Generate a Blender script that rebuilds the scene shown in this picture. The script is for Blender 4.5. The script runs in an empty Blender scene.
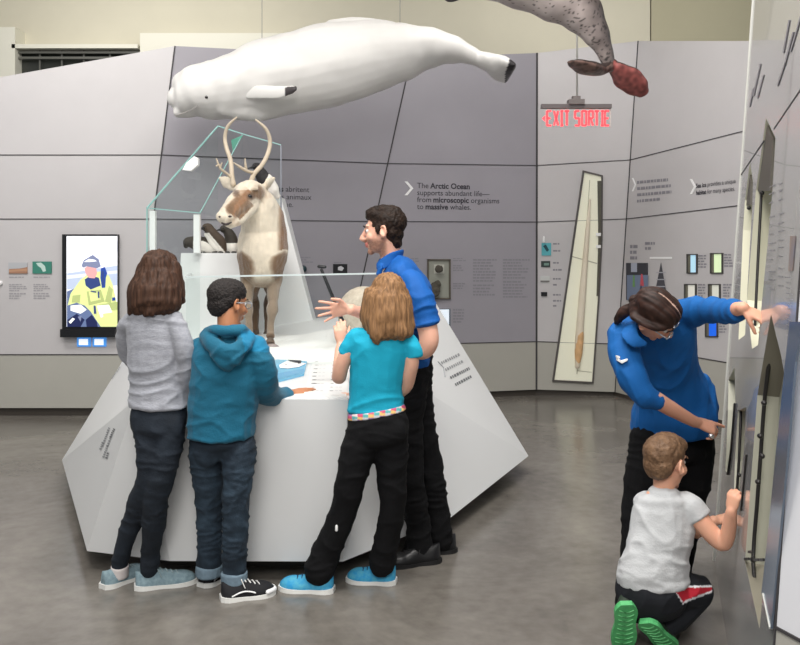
import bpy, bmesh, math, random
import numpy as np
from mathutils import Vector, Matrix, noise
random.seed(7)
SC = bpy.context.scene
COL = SC.collection
F = 850.0; H = 1.53; HY = 258.0; CX = 400.0
def W(x, y, Y):                       # photograph point at distance Y -> world
    return Vector(((x-CX)*Y/F, Y, H-(y-HY)*Y/F))
def Wz(x, y, z):                      # photograph point at height z -> world
    Y = (H-z)*F/(y-HY)
    return Vector(((x-CX)*Y/F, Y, z))
V = Vector
def lin(c):
    return tuple(((v/255)/12.92 if v/255 <= .04045 else ((v/255+.055)/1.055)**2.4) for v in c)
MATS = {}
def mat(name, c, rough=.5, metal=0, spec=.5, var=0, vs=8, bump=0, bs=60, coat=0, trans=0, emit=0, attr=False,
        stretch=(1,1,1), ior=1.45, sss=0, sheen=0, c2=None, alpha=1, bumpd=.01, detail=4):
    if name in MATS: return MATS[name]
    m = bpy.data.materials.new(name); m.use_nodes = True
    nt = m.node_tree; N = nt.nodes; L = nt.links
    b = N['Principled BSDF']
    col = lin(c)+(1,)
    b.inputs['Base Color'].default_value = col
    b.inputs['Roughness'].default_value = rough
    b.inputs['Metallic'].default_value = metal
    b.inputs['Specular IOR Level'].default_value = spec
    b.inputs['IOR'].default_value = ior
    b.inputs['Coat Weight'].default_value = coat
    b.inputs['Transmission Weight'].default_value = trans
    b.inputs['Alpha'].default_value = alpha
    b.inputs['Sheen Weight'].default_value = sheen
    if sss:
        b.inputs['Subsurface Weight'].default_value = sss
        b.inputs['Subsurface Radius'].default_value = (.02, .008, .004)
    if emit:
        b.inputs['Emission Color'].default_value = col
        b.inputs['Emission Strength'].default_value = emit
    tc = mp = None
    if var or bump or c2:
        tc = N.new('ShaderNodeTexCoord'); mp = N.new('ShaderNodeMapping')
        mp.inputs['Scale'].default_value = stretch
        L.new(tc.outputs['Object'], mp.inputs['Vector'])
    src = None
    if attr:
        a = N.new('ShaderNodeAttribute'); a.attribute_name = 'Col'; src = a.outputs['Color']
    if var or c2:
        nz = N.new('ShaderNodeTexNoise'); nz.inputs['Scale'].default_value = vs; nz.inputs['Detail'].default_value = detail
        nz.inputs['Roughness'].default_value = .6
        L.new(mp.outputs[0], nz.inputs['Vector'])
        mr = N.new('ShaderNodeMapRange'); mr.inputs['From Min'].default_value = .3; mr.inputs['From Max'].default_value = .7
        L.new(nz.outputs['Fac'], mr.inputs['Value'])
        if c2:
            mx = N.new('ShaderNodeMix'); mx.data_type = 'RGBA'
            mx.inputs['A'].default_value = col; mx.inputs['B'].default_value = lin(c2)+(1,)
            L.new(mr.outputs[0], mx.inputs['Factor']); src = mx.outputs['Result']
        else:
            mr.inputs['To Min'].default_value = 1-var; mr.inputs['To Max'].default_value = 1+var
            mu = N.new('ShaderNodeMix'); mu.data_type = 'RGBA'; mu.blend_type = 'MULTIPLY'; mu.inputs['Factor'].default_value = 1
            cb = N.new('ShaderNodeCombineColor')
            for k in range(3): L.new(mr.outputs[0], cb.inputs[k])
            if src: L.new(src, mu.inputs['A'])
            else: mu.inputs['A'].default_value = col
            L.new(cb.outputs[0], mu.inputs['B']); src = mu.outputs['Result']
    if src: L.new(src, b.inputs['Base Color'])
    if bump:
        n2 = N.new('ShaderNodeTexNoise'); n2.inputs['Scale'].default_value = bs; n2.inputs['Detail'].default_value = 3
        L.new(mp.outputs[0], n2.inputs['Vector'])
        bp = N.new('ShaderNodeBump'); bp.inputs['Strength'].default_value = bump; bp.inputs['Distance'].default_value = bumpd
        L.new(n2.outputs['Fac'], bp.inputs['Height']); L.new(bp.outputs[0], b.inputs['Normal'])
    MATS[name] = m
    return m

def glass(name, tint=(246, 250, 249), rough=0.0):
    if name in MATS: return MATS[name]
    m = bpy.data.materials.new(name); m.use_nodes = True
    nt = m.node_tree; N = nt.nodes; L = nt.links
    N.remove(N['Principled BSDF'])
    t = N.new('ShaderNodeBsdfTransparent'); t.inputs[0].default_value = lin(tint)+(1,)
    g = N.new('ShaderNodeBsdfGlossy'); g.inputs['Roughness'].default_value = rough; g.inputs[0].default_value = (1,1,1,1)
    lw = N.new('ShaderNodeLayerWeight'); lw.inputs['Blend'].default_value = .5
    pw = N.new('ShaderNodeMath'); pw.operation = 'POWER'; pw.inputs[1].default_value = 4
    ml = N.new('ShaderNodeMath'); ml.operation = 'MULTIPLY_ADD'; ml.inputs[1].default_value = .6; ml.inputs[2].default_value = .035
    mx = N.new('ShaderNodeMixShader')
    L.new(lw.outputs['Facing'], pw.inputs[0]); L.new(pw.outputs[0], ml.inputs[0])
    L.new(ml.outputs[0], mx.inputs[0]); L.new(t.outputs[0], mx.inputs[1]); L.new(g.outputs[0], mx.inputs[2])
    L.new(mx.outputs[0], N['Material Output'].inputs['Surface'])
    MATS[name] = m
    return m

def frame(t, side):
    t = t.normalized()
    s = side - t*side.dot(t)
    if s.length < 1e-4:
        s = V((0,0,1)).cross(t)
        if s.length < 1e-4: s = V((1,0,0))
    s.normalize()
    return t, s, t.cross(s).normalized()

class MB:
    def __init__(s): s.bm = bmesh.new(); s.mi = 0
    def face(s, pts, mi=None):
        vs = [s.bm.verts.new(p) for p in pts]
        f = s.bm.faces.new(vs); f.material_index = s.mi if mi is None else mi
        return f
    def prism(s, pts, d, mi=None):
        n = len(pts); d = V(d)
        a = [s.bm.verts.new(p) for p in pts]; b = [s.bm.verts.new(V(p)+d) for p in pts]
        k = s.mi if mi is None else mi
        fs = [s.bm.faces.new(a), s.bm.faces.new(b[::-1])]
        for i in range(n):
            fs.append(s.bm.faces.new([a[(i+1) % n], a[i], b[i], b[(i+1) % n]]))
        for f in fs: f.material_index = k
        bmesh.ops.recalc_face_normals(s.bm, faces=fs)
        return s
    def box(s, lo, hi):
        x0, y0, z0 = lo; x1, y1, z1 = hi
        return s.prism([(x0,y0,z0),(x1,y0,z0),(x1,y1,z0),(x0,y1,z0)], (0,0,z1-z0))
    def bar(s, p, q, w, h, up=(0,0,1)):       # box beam from p to q
        p = V(p); q = V(q); t, a, b = frame(q-p, V(up).cross(q-p) if abs(V(up).cross(q-p).length) > 1e-5 else V((1,0,0)))
        return s.prism([p+a*w/2+b*h/2, p-a*w/2+b*h/2, p-a*w/2-b*h/2, p+a*w/2-b*h/2], q-p)
    def tube(s, pts, rad, side=(1,0,0), n=4, seg=14, cap=(1,1)):
        P = [V(p) for p in pts]; R = [(r, r) if not isinstance(r, tuple) else r for r in rad]
        side = V(side)
        Q = []; RR = []
        m = len(P)
        for i in range(m-1):
            p0 = P[max(i-1,0)]; p1 = P[i]; p2 = P[i+1]; p3 = P[min(i+2,m-1)]
            for k in range(n):
                t = k/n
                Q.append(0.5*((2*p1)+(p2-p0)*t+(2*p0-5*p1+4*p2-p3)*t*t+(3*p1-p0-3*p2+p3)*t**3))
                u = t*t*(3-2*t) if n > 1 else t
                RR.append(tuple(R[i][j]*(1-u)+R[i+1][j]*u for j in (0,1)))
        Q.append(P[-1]); RR.append(R[-1])
        T = [(Q[min(i+1,len(Q)-1)]-Q[max(i-1,0)]) for i in range(len(Q))]
        rings = []
        def ring(c, t, a, b):
            t, sd, ud = frame(t, side)
            return [s.bm.verts.new(c+sd*a*math.cos(2*math.pi*j/seg)+ud*b*math.sin(2*math.pi*j/seg)) for j in range(seg)]
        L0 = []
        if cap[0]:
            for an in (80, 55, 28):
                c = math.cos(math.radians(an)); h = math.sin(math.radians(an))*min(RR[0])*cap[0]
                L0.append((Q[0]-T[0].normalized()*h, T[0], RR[0][0]*c, RR[0][1]*c))
        for q, t, r in zip(Q, T, RR): L0.append((q, t, r[0], r[1]))
        if cap[1]:
            for an in (28, 55, 80):
                c = math.cos(math.radians(an)); h = math.sin(math.radians(an))*min(RR[-1])*cap[1]
                L0.append((Q[-1]+T[-1].normalized()*h, T[-1], RR[-1][0]*c, RR[-1][1]*c))
        for l in L0: rings.append(ring(*l))
        fs = []
        for a, b in zip(rings, rings[1:]):
            for j in range(seg):
                fs.append(s.bm.faces.new([a[j], a[(j+1) % seg], b[(j+1) % seg], b[j]]))
        fs.append(s.bm.faces.new(rings[0][::-1])); fs.append(s.bm.faces.new(rings[-1]))
        for f in fs: f.material_index = s.mi; f.smooth = True
        return s
    def ell(s, c, r, rot=None, seg=18):
        M = Matrix.Translation(V(c)) @ (rot.to_4x4() if rot else Matrix.Identity(4)) @ Matrix.Diagonal((r[0], r[1], r[2], 1))
        g = bmesh.ops.create_uvsphere(s.bm, u_segments=seg, v_segments=max(8, seg*2//3), radius=1, matrix=M)
        for v in g['verts']:
            for f in v.link_faces: f.material_index = s.mi; f.smooth = True
        return s
    # tube given in photograph points: (x, y, Y, a[, b]) with radii in photograph pixels
    def T(s, pts, side=(1,0,0), n=4, seg=16, cap=(1,1), k=1.0):
        P = [W(p[0], p[1], p[2]) for p in pts]
        R = [(p[3]*p[2]/F*k, (p[4] if len(p) > 4 else p[3])*p[2]/F*k) for p in pts]
        return s.tube(P, R, side, n, seg, cap)
    def E(s, x, y, Y, a, b, c, rot=None):      # ellipsoid: half sizes px across, px deep, px high
        q = Y/F
        return s.ell(W(x, y, Y), (a*q, b*q, c*q), rot)

def origin_of(o): return V(o.get('_o', (0,0,0))) if o else V((0,0,0))
def link(name, me, mats, parent=None, org=None, smooth=None):
    o = bpy.data.objects.new(name, me)
    if parent is not None: org = ORG[parent.name]
    elif org is None: org = V((0,0,0))
    org = V(org)
    me.transform(Matrix.Translation(-org))
    for m in (mats if isinstance(mats, (list, tuple)) else [mats]): me.materials.append(m)
    if smooth is not None:
        me.polygons.foreach_set('use_smooth', [smooth]*len(me.polygons))
    COL.objects.link(o)
    if parent is not None: o.parent = parent
    else: o.location = org
    ORG[o.name] = org
    me.update()
    return o
ORG = {}
def tag(o, label=None, cat=None, group=None, kind=None):
    if label: o['label'] = label
    if cat: o['category'] = cat
    if group: o['group'] = group
    if kind: o['kind'] = kind
    return o
def thing(name, label, cat, loc, group=None):
    o = bpy.data.objects.new(name, None); COL.objects.link(o); o.location = loc; o.empty_display_size = .1
    ORG[o.name] = V(loc)
    return tag(o, label, cat, group)
def build(mb, name, mats, parent=None, org=None, smooth=None, bevel=0):
    me = bpy.data.meshes.new(name)
    if bevel:
        bmesh.ops.bevel(mb.bm, geom=list(mb.bm.edges), offset=bevel, segments=2, affect='EDGES', profile=.5)
    mb.bm.to_mesh(me); mb.bm.free()
    return link(name, me, mats, parent, org, smooth)
def struct(mb, name, mats, **k):
    return tag(build(mb, name, mats, **k), kind='structure')

def vn(me):
    n = len(me.vertices)
    co = np.empty(n*3, np.float32); me.vertices.foreach_get('co', co)
    no = np.empty(n*3, np.float32); me.vertices.foreach_get('normal', no)
    return co.reshape(-1,3), no.reshape(-1,3)
def organic(mb, name, m, parent=None, org=None, vox=.006, sm=6, disp=None, col=None, post=None):
    me = bpy.data.meshes.new(name+'_raw')
    bmesh.ops.recalc_face_normals(mb.bm, faces=mb.bm.faces)
    mb.bm.to_mesh(me); mb.bm.free()
    o = bpy.data.objects.new(name+'_raw', me); COL.objects.link(o)
    r = o.modifiers.new('r', 'REMESH'); r.mode = 'VOXEL'; r.voxel_size = vox; r.use_smooth_shade = True
    if sm:
        s = o.modifiers.new('s', 'SMOOTH'); s.iterations = sm; s.factor = .5
    dg = bpy.context.evaluated_depsgraph_get(); dg.update()
    me2 = bpy.data.meshes.new_from_object(o.evaluated_get(dg))
    bpy.data.objects.remove(o); bpy.data.meshes.remove(me)
    me2.name = name
    if disp:
        co, no = vn(me2)
        for i in range(len(co)):
            d = disp(V(co[i].tolist()), no[i])
            if d: co[i] += no[i]*d
        me2.vertices.foreach_set('co', co.ravel()); me2.update()
    if post:
        co, no = vn(me2)
        co = post(co, no); me2.vertices.foreach_set('co', co.ravel().astype(np.float32)); me2.update()
    if col:
        co, no = vn(me2)
        at = me2.color_attributes.new('Col', 'FLOAT_COLOR', 'POINT')
        arr = np.ones((len(co), 4), np.float32)
        for i in range(len(co)):
            arr[i,:3] = lin(col(V(co[i].tolist()), no[i]))
        at.data.foreach_set('color', arr.ravel())
    return link(name, me2, m, parent, org, True)

def wrinkle(amp=.004, f=(7,7,15), seed=0, zmin=None, fine=.3):
    sd = V((seed*3.1, seed*1.7, seed*5.3))
    def d(p, n):
        q = V((p.x*f[0], p.y*f[1], p.z*f[2]))+sd
        w = noise.noise_vector(q*.35)*1.6
        a = 1-abs(noise.noise(q+w))*2
        b = 1-abs(noise.noise(q*2.1+w*1.3+V((9,3,1))))*2
        return amp*(a*a*(1 if a > 0 else -1)*1.0+fine*b)-amp*.5
    return d
def strands(amp=.004, f=90, fz=7, seed=0):
    sd = V((seed*3.3, 1.2*seed, .7*seed))
    def d(p, n):
        w = noise.noise(p*6+sd)*.012
        q = V(((p.x+w)*f, (p.y+w)*f, p.z*fz))+sd
        return amp*(noise.noise(q)+.6*noise.noise(q*2.2))
    return d
def text(body, name, p, u, v, size, m, parent, bold=0, align='LEFT', sx=1):
    cu = bpy.data.curves.new(name, 'FONT'); cu.body = body; cu.size = size; cu.align_x = align
    cu.offset = bold; cu.resolution_u = 3
    o = bpy.data.objects.new(name+'_t', cu); COL.objects.link(o)
    dg = bpy.context.evaluated_depsgraph_get(); dg.update()
    me = bpy.data.meshes.new_from_object(o.evaluated_get(dg))
    wd = max([q.co.x for q in me.vertices] or [0])
    bpy.data.objects.remove(o)
    u = V(u).normalized(); v = V(v).normalized(); nn = u.cross(v).normalized()
    M = Matrix((u*sx, v, nn)).transposed().to_4x4(); M.translation = V(p)
    me.transform(M); me.name = name
    me.materials.clear()
    if parent is None: return me, wd*sx
    return link(name, me, m, parent), wd*sx
def textline(parts, name, p, u, v, size, m, parent, sx=1):
    """parts: list of (string, bold) laid out one after another; joined in one mesh"""
    bm = bmesh.new(); x = 0; u = V(u).normalized()
    for s, b in parts:
        me, wd = text(s, name, V(p)+u*x, u, v, size, m, None, bold=(size*.028 if b else 0), sx=sx)
        bm.from_mesh(me); bpy.data.meshes.remove(me)
        x += wd + size*.27*sx
    me = bpy.data.meshes.new(name); bm.to_mesh(me); bm.free()
    return link(name, me, m, parent)
class Plane:
    def __init__(s, a, b, c):
        s.p = V(a); s.n = (V(b)-V(a)).cross(V(c)-V(a)).normalized()
        if s.n.y > 0: s.n = -s.n
    def on(s, x, y, off=0.0):
        d = V(((x-CX)/F, 1, -(y-HY)/F)); o = V((0,0,H))
        t = (s.p+s.n*off-o).dot(s.n)/d.dot(s.n)
        return o+d*t
def greek(mb, pl, x0, y0, x1, y1, rows, off=.003, slope=0, fill=.55, ragged=.35):
    """rows of tiny print on plane pl inside photograph box, slope = dy/dx"""
    lh = (y1-y0)/rows
    for r in range(rows):
        xe = x1-(x1-x0)*ragged*random.random()*(1 if r < rows-1 else 1.6)
        x = x0
        while x < xe-.8:
            w = min(random.uniform(1.5, 5), xe-x)
            ya = y0+r*lh+(x-x0)*slope; yb = ya+lh*fill
            mb.face([pl.on(x, yb, off), pl.on(x+w, yb+w*slope, off), pl.on(x+w, ya+w*slope, off), pl.on(x, ya, off)])
            x += w+.7
def pxpoly(mb, pl, pts, th=.004, off=.001, mi=None):
    P = [pl.on(x, y, off) for x, y in pts]
    mb.prism(P, pl.n*th, mi)
# ------------------------------------------------------------------ camera, world, light
cam = bpy.data.cameras.new('camera'); co = bpy.data.objects.new('camera', cam); COL.objects.link(co)
co.location = (0, 0, H); co.rotation_euler = (math.pi/2, 0, 0)
cam.lens = 36*F/800; cam.sensor_width = 36; cam.shift_y = (HY-322.5)/800; cam.clip_end = 100
SC.camera = co
SC.view_settings.view_transform = 'Standard'; SC.view_settings.look = 'None'; SC.view_settings.gamma = 1
SC.view_settings.use_curve_mapping = False; SC.view_settings.exposure = -0.06
w = bpy.data.worlds.new('world'); SC.world = w; w.use_nodes = True
w.node_tree.nodes['Background'].inputs[0].default_value = (.93, .96, 1, 1)
w.node_tree.nodes['Background'].inputs[1].default_value = .42
SC.cycles.use_denoising = True
SC.cycles.max_bounces = 8; SC.cycles.transparent_max_bounces = 16

# ------------------------------------------------------------------ materials of the room
def floor_material():
    m = bpy.data.materials.new('polished_concrete'); m.use_nodes = True
    nt = m.node_tree; N = nt.nodes; L = nt.links; b = N['Principled BSDF']
    tc = N.new('ShaderNodeTexCoord')
    n1 = N.new('ShaderNodeTexNoise'); n1.inputs['Scale'].default_value = .9; n1.inputs['Detail'].default_value = 8; n1.inputs['Roughness'].default_value = .65; n1.inputs['Distortion'].default_value = .6
    n2 = N.new('ShaderNodeTexNoise'); n2.inputs['Scale'].default_value = 14; n2.inputs['Detail'].default_value = 6
    L.new(tc.outputs['Object'], n1.inputs['Vector']); L.new(tc.outputs['Object'], n2.inputs['Vector'])
    ad = N.new('ShaderNodeMath'); ad.operation = 'MULTIPLY_ADD'; ad.inputs[1].default_value = .3
    L.new(n2.outputs['Fac'], ad.inputs[0]); L.new(n1.outputs['Fac'], ad.inputs[2])
    cr = N.new('ShaderNodeValToRGB'); e = cr.color_ramp.elements
    e[0].position = .42; e[0].color = lin((86, 81, 76))+(1,)
    e[1].position = .86; e[1].color = lin((134, 129, 122))+(1,)
    L.new(ad.outputs[0], cr.inputs[0]); L.new(cr.outputs[0], b.inputs['Base Color'])
    mr = N.new('ShaderNodeMapRange'); mr.inputs['To Min'].default_value = .16; mr.inputs['To Max'].default_value = .3
    L.new(n1.outputs['Fac'], mr.inputs['Value']); L.new(mr.outputs[0], b.inputs['Roughness'])
    b.inputs['Specular IOR Level'].default_value = .6
    return m
M_floor = floor_material()
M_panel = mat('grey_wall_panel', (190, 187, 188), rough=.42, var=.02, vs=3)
M_panel_shaded = mat('shaded_grey_wall_panel', (152, 149, 156), rough=.45, var=.02, vs=3)  # same panel paint with the back walls' dimmer light put into its colour
M_low = mat('warm_grey_lower_panel', (170, 168, 160), rough=.5, var=.02, vs=3)
M_gap = mat('panel_gap', (62, 60, 62), rough=.8)
M_base = mat('dark_plinth', (72, 66, 60), rough=.5)
M_cream = mat('cream_wall', (208, 203, 184), rough=.8, var=.03, vs=1.5)
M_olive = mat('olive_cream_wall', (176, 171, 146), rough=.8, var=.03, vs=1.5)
M_trim = mat('pale_trim', (222, 220, 206), rough=.6)
M_txt = mat('dark_print', (58, 56, 64), rough=.6)
M_txtl = mat('grey_print', (138, 136, 143), rough=.6)
M_white = mat('white_print', (240, 240, 240), rough=.5)
M_lamw = mat('white_laminate', (226, 227, 227), rough=.32, var=.01, vs=2, spec=.4)
M_ceil = mat('grey_ceiling', (150, 150, 146), rough=.9, var=.05, vs=2)
M_black = mat('black_plastic', (20, 21, 24), rough=.4)
M_steel = mat('brushed_steel', (168, 176, 186), rough=.22, metal=.9, var=.05, vs=4, stretch=(1, 1, .1))
M_metal = mat('grey_metal', (140, 138, 138), rough=.4, metal=.6)
G = glass('clear_glass')
M_gedge = mat('glass_edge_green', (140, 182, 178), rough=.15, spec=.8)

# ------------------------------------------------------------------ floor, ceiling, far upper wall
b = MB(); b.box((-7, -2.5, -.1), (6.5, 12, 0)); struct(b, 'floor', M_floor)
b = MB(); b.box((-7, -2.5, 5.3), (6.5, 12, 5.4)); struct(b, 'ceiling', M_ceil)
up1 = W(650, 258, 11.5).x
b = MB(); b.box((-7, 11.5, 0), (up1, 11.7, 5.3)); wu = struct(b, 'wall_upper', M_cream)
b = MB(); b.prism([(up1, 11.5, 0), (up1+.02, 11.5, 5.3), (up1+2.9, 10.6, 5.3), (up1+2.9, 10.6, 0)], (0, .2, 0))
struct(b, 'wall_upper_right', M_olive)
b = MB()                       # soffit band and the pale jamb beside the dark opening
for (x0, y0, x1, y1, d) in ((140, 33, 300, 140, .25), (-60, 27, 15, 120, .3)):
    p = W(x0, y1, 11.2); q = W(x1, y0, 11.2)
    b.box((p.x, 11.2, p.z), (q.x, 11.5, q.z))
p = W(15, 50, 11.3); q = W(140, 46, 11.3); b.box((p.x, 11.2, p.z), (q.x, 11.5, q.z))
struct(b, 'trim_1', M_trim)
wn = tag(thing('window_1', None, None, W(75, 110, 11.4)), kind='structure')
b = MB(); p = W(15, 130, 11.45); q = W(141, 50, 11.45); b.box((p.x, 11.40, p.z), (q.x, 11.47, q.z))
build(b, 'window_pane', mat('dark_opening_glass', (52, 54, 50), rough=.12), wn)
b = MB()
for yy in (52.5, 58): b.bar(W(15, yy, 11.3), W(141, yy, 11.3), .03, .03)
for xx in (40, 62, 84, 110): b.bar(W(xx, 50, 11.34), W(xx, 120, 11.34), .02, .02)
build(b, 'window_frame', mat('dark_grey_frame', (92, 92, 86), rough=.5), wn)

# ------------------------------------------------------------------ the faceted exhibition wall
def ray_plane(x, y, p, n):
    d = V(((x-CX)/F, 1, -(y-HY)/F)); o = V((0,0,H)); return o+d*((p-o).dot(n)/d.dot(n))
E0 = (W(-150, 104, 8.2), W(-150, 408, 8.2))
E1 = (W(175, 46, 8.2), W(130, 408, 8.2))
def nextedge(E, tx, ty, tY, bx, by):         # the facet is a true plane: its far lower corner follows from the other three
    t = W(tx, ty, tY); n = (E[1]-E[0]).cross(t-E[0]).normalized()
    return (t, ray_plane(bx, by, t, n))
E2 = nextedge(E1, 411, 58, 9.0, 336, 398)
E3 = nextedge(E2, 537, 53, 9.35, 536.4, 389.5)
E4 = nextedge(E3, 638, 41, 9.3, 615, 392)
E5 = nextedge(E4, 770, 41, 7.3, 768, 432.5)
print('EDGES', [[tuple(round(c,2) for c in p) for p in e] for e in (E1,E2,E3,E4,E5)])
def edge_at(E, y):
    lo, hi = 0, 1
    for _ in range(40):
        m_ = (lo+hi)/2; p = E[0].lerp(E[1], m_)
        if HY-(p.z-H)*F/p.y < y: lo = m_
        else: hi = m_
    return E[0].lerp(E[1], (lo+hi)/2)
def wall(name, Ea, Eb, m, joints, low):
    A0, A1 = Ea; B0, B1 = Eb
    la, lb = edge_at(Ea, low[0]), edge_at(Eb, low[1])
    b = MB(); b.prism([la, A0, B0, lb], (0, .14, 0))
    o = struct(b, name, m)
    b = MB(); b.prism([A1, la, lb, B1], (0, .14, 0))
    build(b, 'lower_panel', M_low, o)
    b = MB()
    for ja, jb in joints+[low]:
        p, q = edge_at(Ea, ja), edge_at(Eb, jb)
        b.bar(p+V((0, -.001, 0)), q+V((0, -.001, 0)), .012, .008)
    build(b, 'panel_joint', M_gap, o)
    b = MB(); f = V((0, .06, 0))
    a1 = V((A1.x, A1.y, 0)); b1 = V((B1.x, B1.y, 0))
    b.prism([a1+f, A1+f, B1+f, b1+f], (0, .08, 0)); build(b, 'dark_base', M_base, o)
    return o, Plane(A0, B1, A1)
w1, P1 = wall('wall_left', E0, E1, M_panel, [(155, 155), (219, 219)], (354.5, 354.5))
w2, P2 = wall('wall_back', E1, E2, M_panel_shaded, [(155, 163.5), (219, 221.5)], (354.5, 346))
w3, P3 = wall('wall_middle', E2, E3, M_panel_shaded, [(163.5, 165.5), (221.5, 222)], (346, 341.5))
w4, P4 = wall('wall_corner', E3, E4, M_panel, [(165.5, 160), (222, 219)], (341.5, 344))
w5, P5 = wall('wall_right', E4, E5, M_panel, [(160, 124.5), (219, 202)], (344, 369.5))
b = MB()
for E_, w_ in ((E1, .004), (E2, .010), (E3, .020), (E4, .013)):
    b.bar(E_[0]+V((0,-.004,0)), E_[1]+V((0,-.004,0)), w_, .012)
struct(b, 'trim_2', M_gap)

# wall writing --------------------------------------------------------------
def uv_of(pl, x, y):
    a = pl.on(x, y, .004); u = (pl.on(x+20, y, .004)-a); u = V((u.x, u.y, 0)).normalized()
    return a, u, V((0,0,1))
def wtext(parent, pl, x, y, px, parts, m=None, sx=1):
    a, u, v = uv_of(pl, x, y)
    textline(parts, 'wall_text', a, u, v, px*a.y/F, m or M_txt, parent, sx)
wtext(w3, P3, 417, 188, 7.7, [('The', 0), ('Arctic Ocean', 1)])
wtext(w3, P3, 417, 195, 7.7, [('supports abundant life\u2014', 0)])
wtext(w3, P3, 417, 202, 7.7, [('from', 0), ('microscopic', 1), ('organisms', 0)])
wtext(w3, P3, 417, 209, 7.7, [('to', 0), ('massive', 1), ('whales.', 0)])
wtext(w2, P2, 263, 191, 7.7, [('marins', 1), ('abritent', 0)])
wtext(w2, P2, 276, 199, 7.7, [('les animaux', 0)])
wtext(w2, P2, 267, 206.5, 7.7, [('arctique.', 0)])
def chevron(parent, pl, x, y, s, sx=1):
    b = MB()
    for P in ([(0,0),(3,0),(9,7),(6,7)], [(6,7),(9,7),(3,14),(0,14)]):
        pxpoly(b, pl, [(x+a*s*sx, y+c*s) for a, c in P], .004)
    build(b, 'chevron_mark', M_white, parent)
chevron(w3, P3, 404.5, 181.5, .98)
chevron(w5, P5, 632, 178, .95, .5); chevron(w5, P5, 690, 179, 1.1, .62)
def wt5(x, y, px, parts, sx):
    px *= .86; sx *= .95
    a = P5.on(x, y, .004); q = P5.on(x+10, y, .004); u = V((q.x-a.x, q.y-a.y, 0)).normalized()
    textline(parts, 'wall_text', a, u, (0,0,1), px*a.y/F, M_txt, w5, sx)
wt5(696, 188, 7.2, [('Sea ice', 1), ('provides a unique', 0)], 1.0)
wt5(696, 195, 7.2, [('habitat', 1), ('for many species.', 0)], 1.0)
b = MB(); greek(b, P5, 637, 181, 672, 206, 4, slope=-.09, fill=.45); build(b, 'wall_text', M_txtl, w5)
b = MB(); greek(b, P5, 630, 245, 640, 262, 3); greek(b, P5, 645, 242, 656, 252, 2); build(b, 'wall_text', M_txtl, w5)
b = MB(); greek(b, P3, 473, 259, 497, 283, 8); greek(b, P3, 473, 284.5, 497, 297, 4); greek(b, P3, 503, 259, 530, 280, 7); greek(b, P3, 503, 281, 530, 299, 6)
greek(b, P3, 453, 258, 466, 262, 2); greek(b, P3, 453, 265, 466, 272, 3); greek(b, P3, 453, 283, 466, 290, 3); greek(b, P3, 453, 309, 466, 324, 5); greek(b, P3, 411, 258, 422, 263, 2)
build(b, 'wall_text', M_txtl, w3)
b = MB(); greek(b, P2, 291, 257, 314, 266, 4); greek(b, P2, 334, 262, 342, 264, 1); build(b, 'wall_text', M_txtl, w2)
b = MB()
for x0 in (9, 33.5):
    greek(b, P1, x0, 276.5, x0+17, 279, 1); greek(b, P1, x0, 284, x0+18, 292, 4); greek(b, P1, x0, 293, x0+17, 300, 3)
build(b, 'wall_text', mat('pale_grey_print', (160, 158, 162), rough=.6), w1)
b = MB(); 
for yy in (243, 250, 262, 269, 278, 284, 294, 300, 305): greek(b, P4, 553, yy, 562, yy+3, 1)
build(b, 'wall_text', M_txtl, w4)
b = MB()
for (x, y) in ((698, 255), (724, 254), (698, 284), (723, 284), (719, 320)): greek(b, P5, x, y, x+9, y+14, 5)
build(b, 'wall_text', M_txtl, w5)

# ------------------------------------------------------------------ pictures and screens on the walls
def plate(name, label, cat, pl, box, shapes, mats, th=.012, group=None):
    x0, y0, x1, y1 = box
    t = tag(None, None) if False else None
    b = MB(); pxpoly(b, pl, [(x0,y1),(x1,y1),(x1,y0),(x0,y0)], th, .001, 0)
    k = 0
    for mi, pts in shapes:
        k += 1
        P = [pl.on(x, y, .001+th+.0006*k) for x, y in pts]; b.face(P, mi)
    org = pl.on((x0+x1)/2, y1)
    return tag(build(b, name, mats, org=org), label, cat, group)
plate('photo_panel', 'small wall photo of brown tundra under pale sky', 'picture', P1, (9, 262.5, 27.5, 273.5),
      [(1, [(9,273.5),(27.5,273.5),(27.5,267),(20,268.5),(9,269)]), (2, [(9,270),(27.5,268.5),(27.5,271),(9,272)])],
      [mat('pic_sky', (176,178,182)), mat('pic_tundra', (158,120,98)), mat('pic_tundra2', (182,140,112))])
plate('photo_panel', 'small wall photo of white whale in green water', 'picture', P1, (33, 261.5, 52, 273.5),
      [(1, [(36,263),(41,262.5),(45,266),(46,271),(43,272),(41,268),(38,266)])],
      [mat('pic_green', (60,128,112)), mat('pic_whale', (190,214,206))])
tag(build((lambda b: (b.tube([P1.on(0, 283, .001), P1.on(0, 283, .02)], [.024, .024], seg=20, cap=(0,0), n=1), b)[1])(MB()), 'wall_button', M_white, org=P1.on(0,283)),
    'round white button on left grey wall at the picture edge', 'button')
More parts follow.
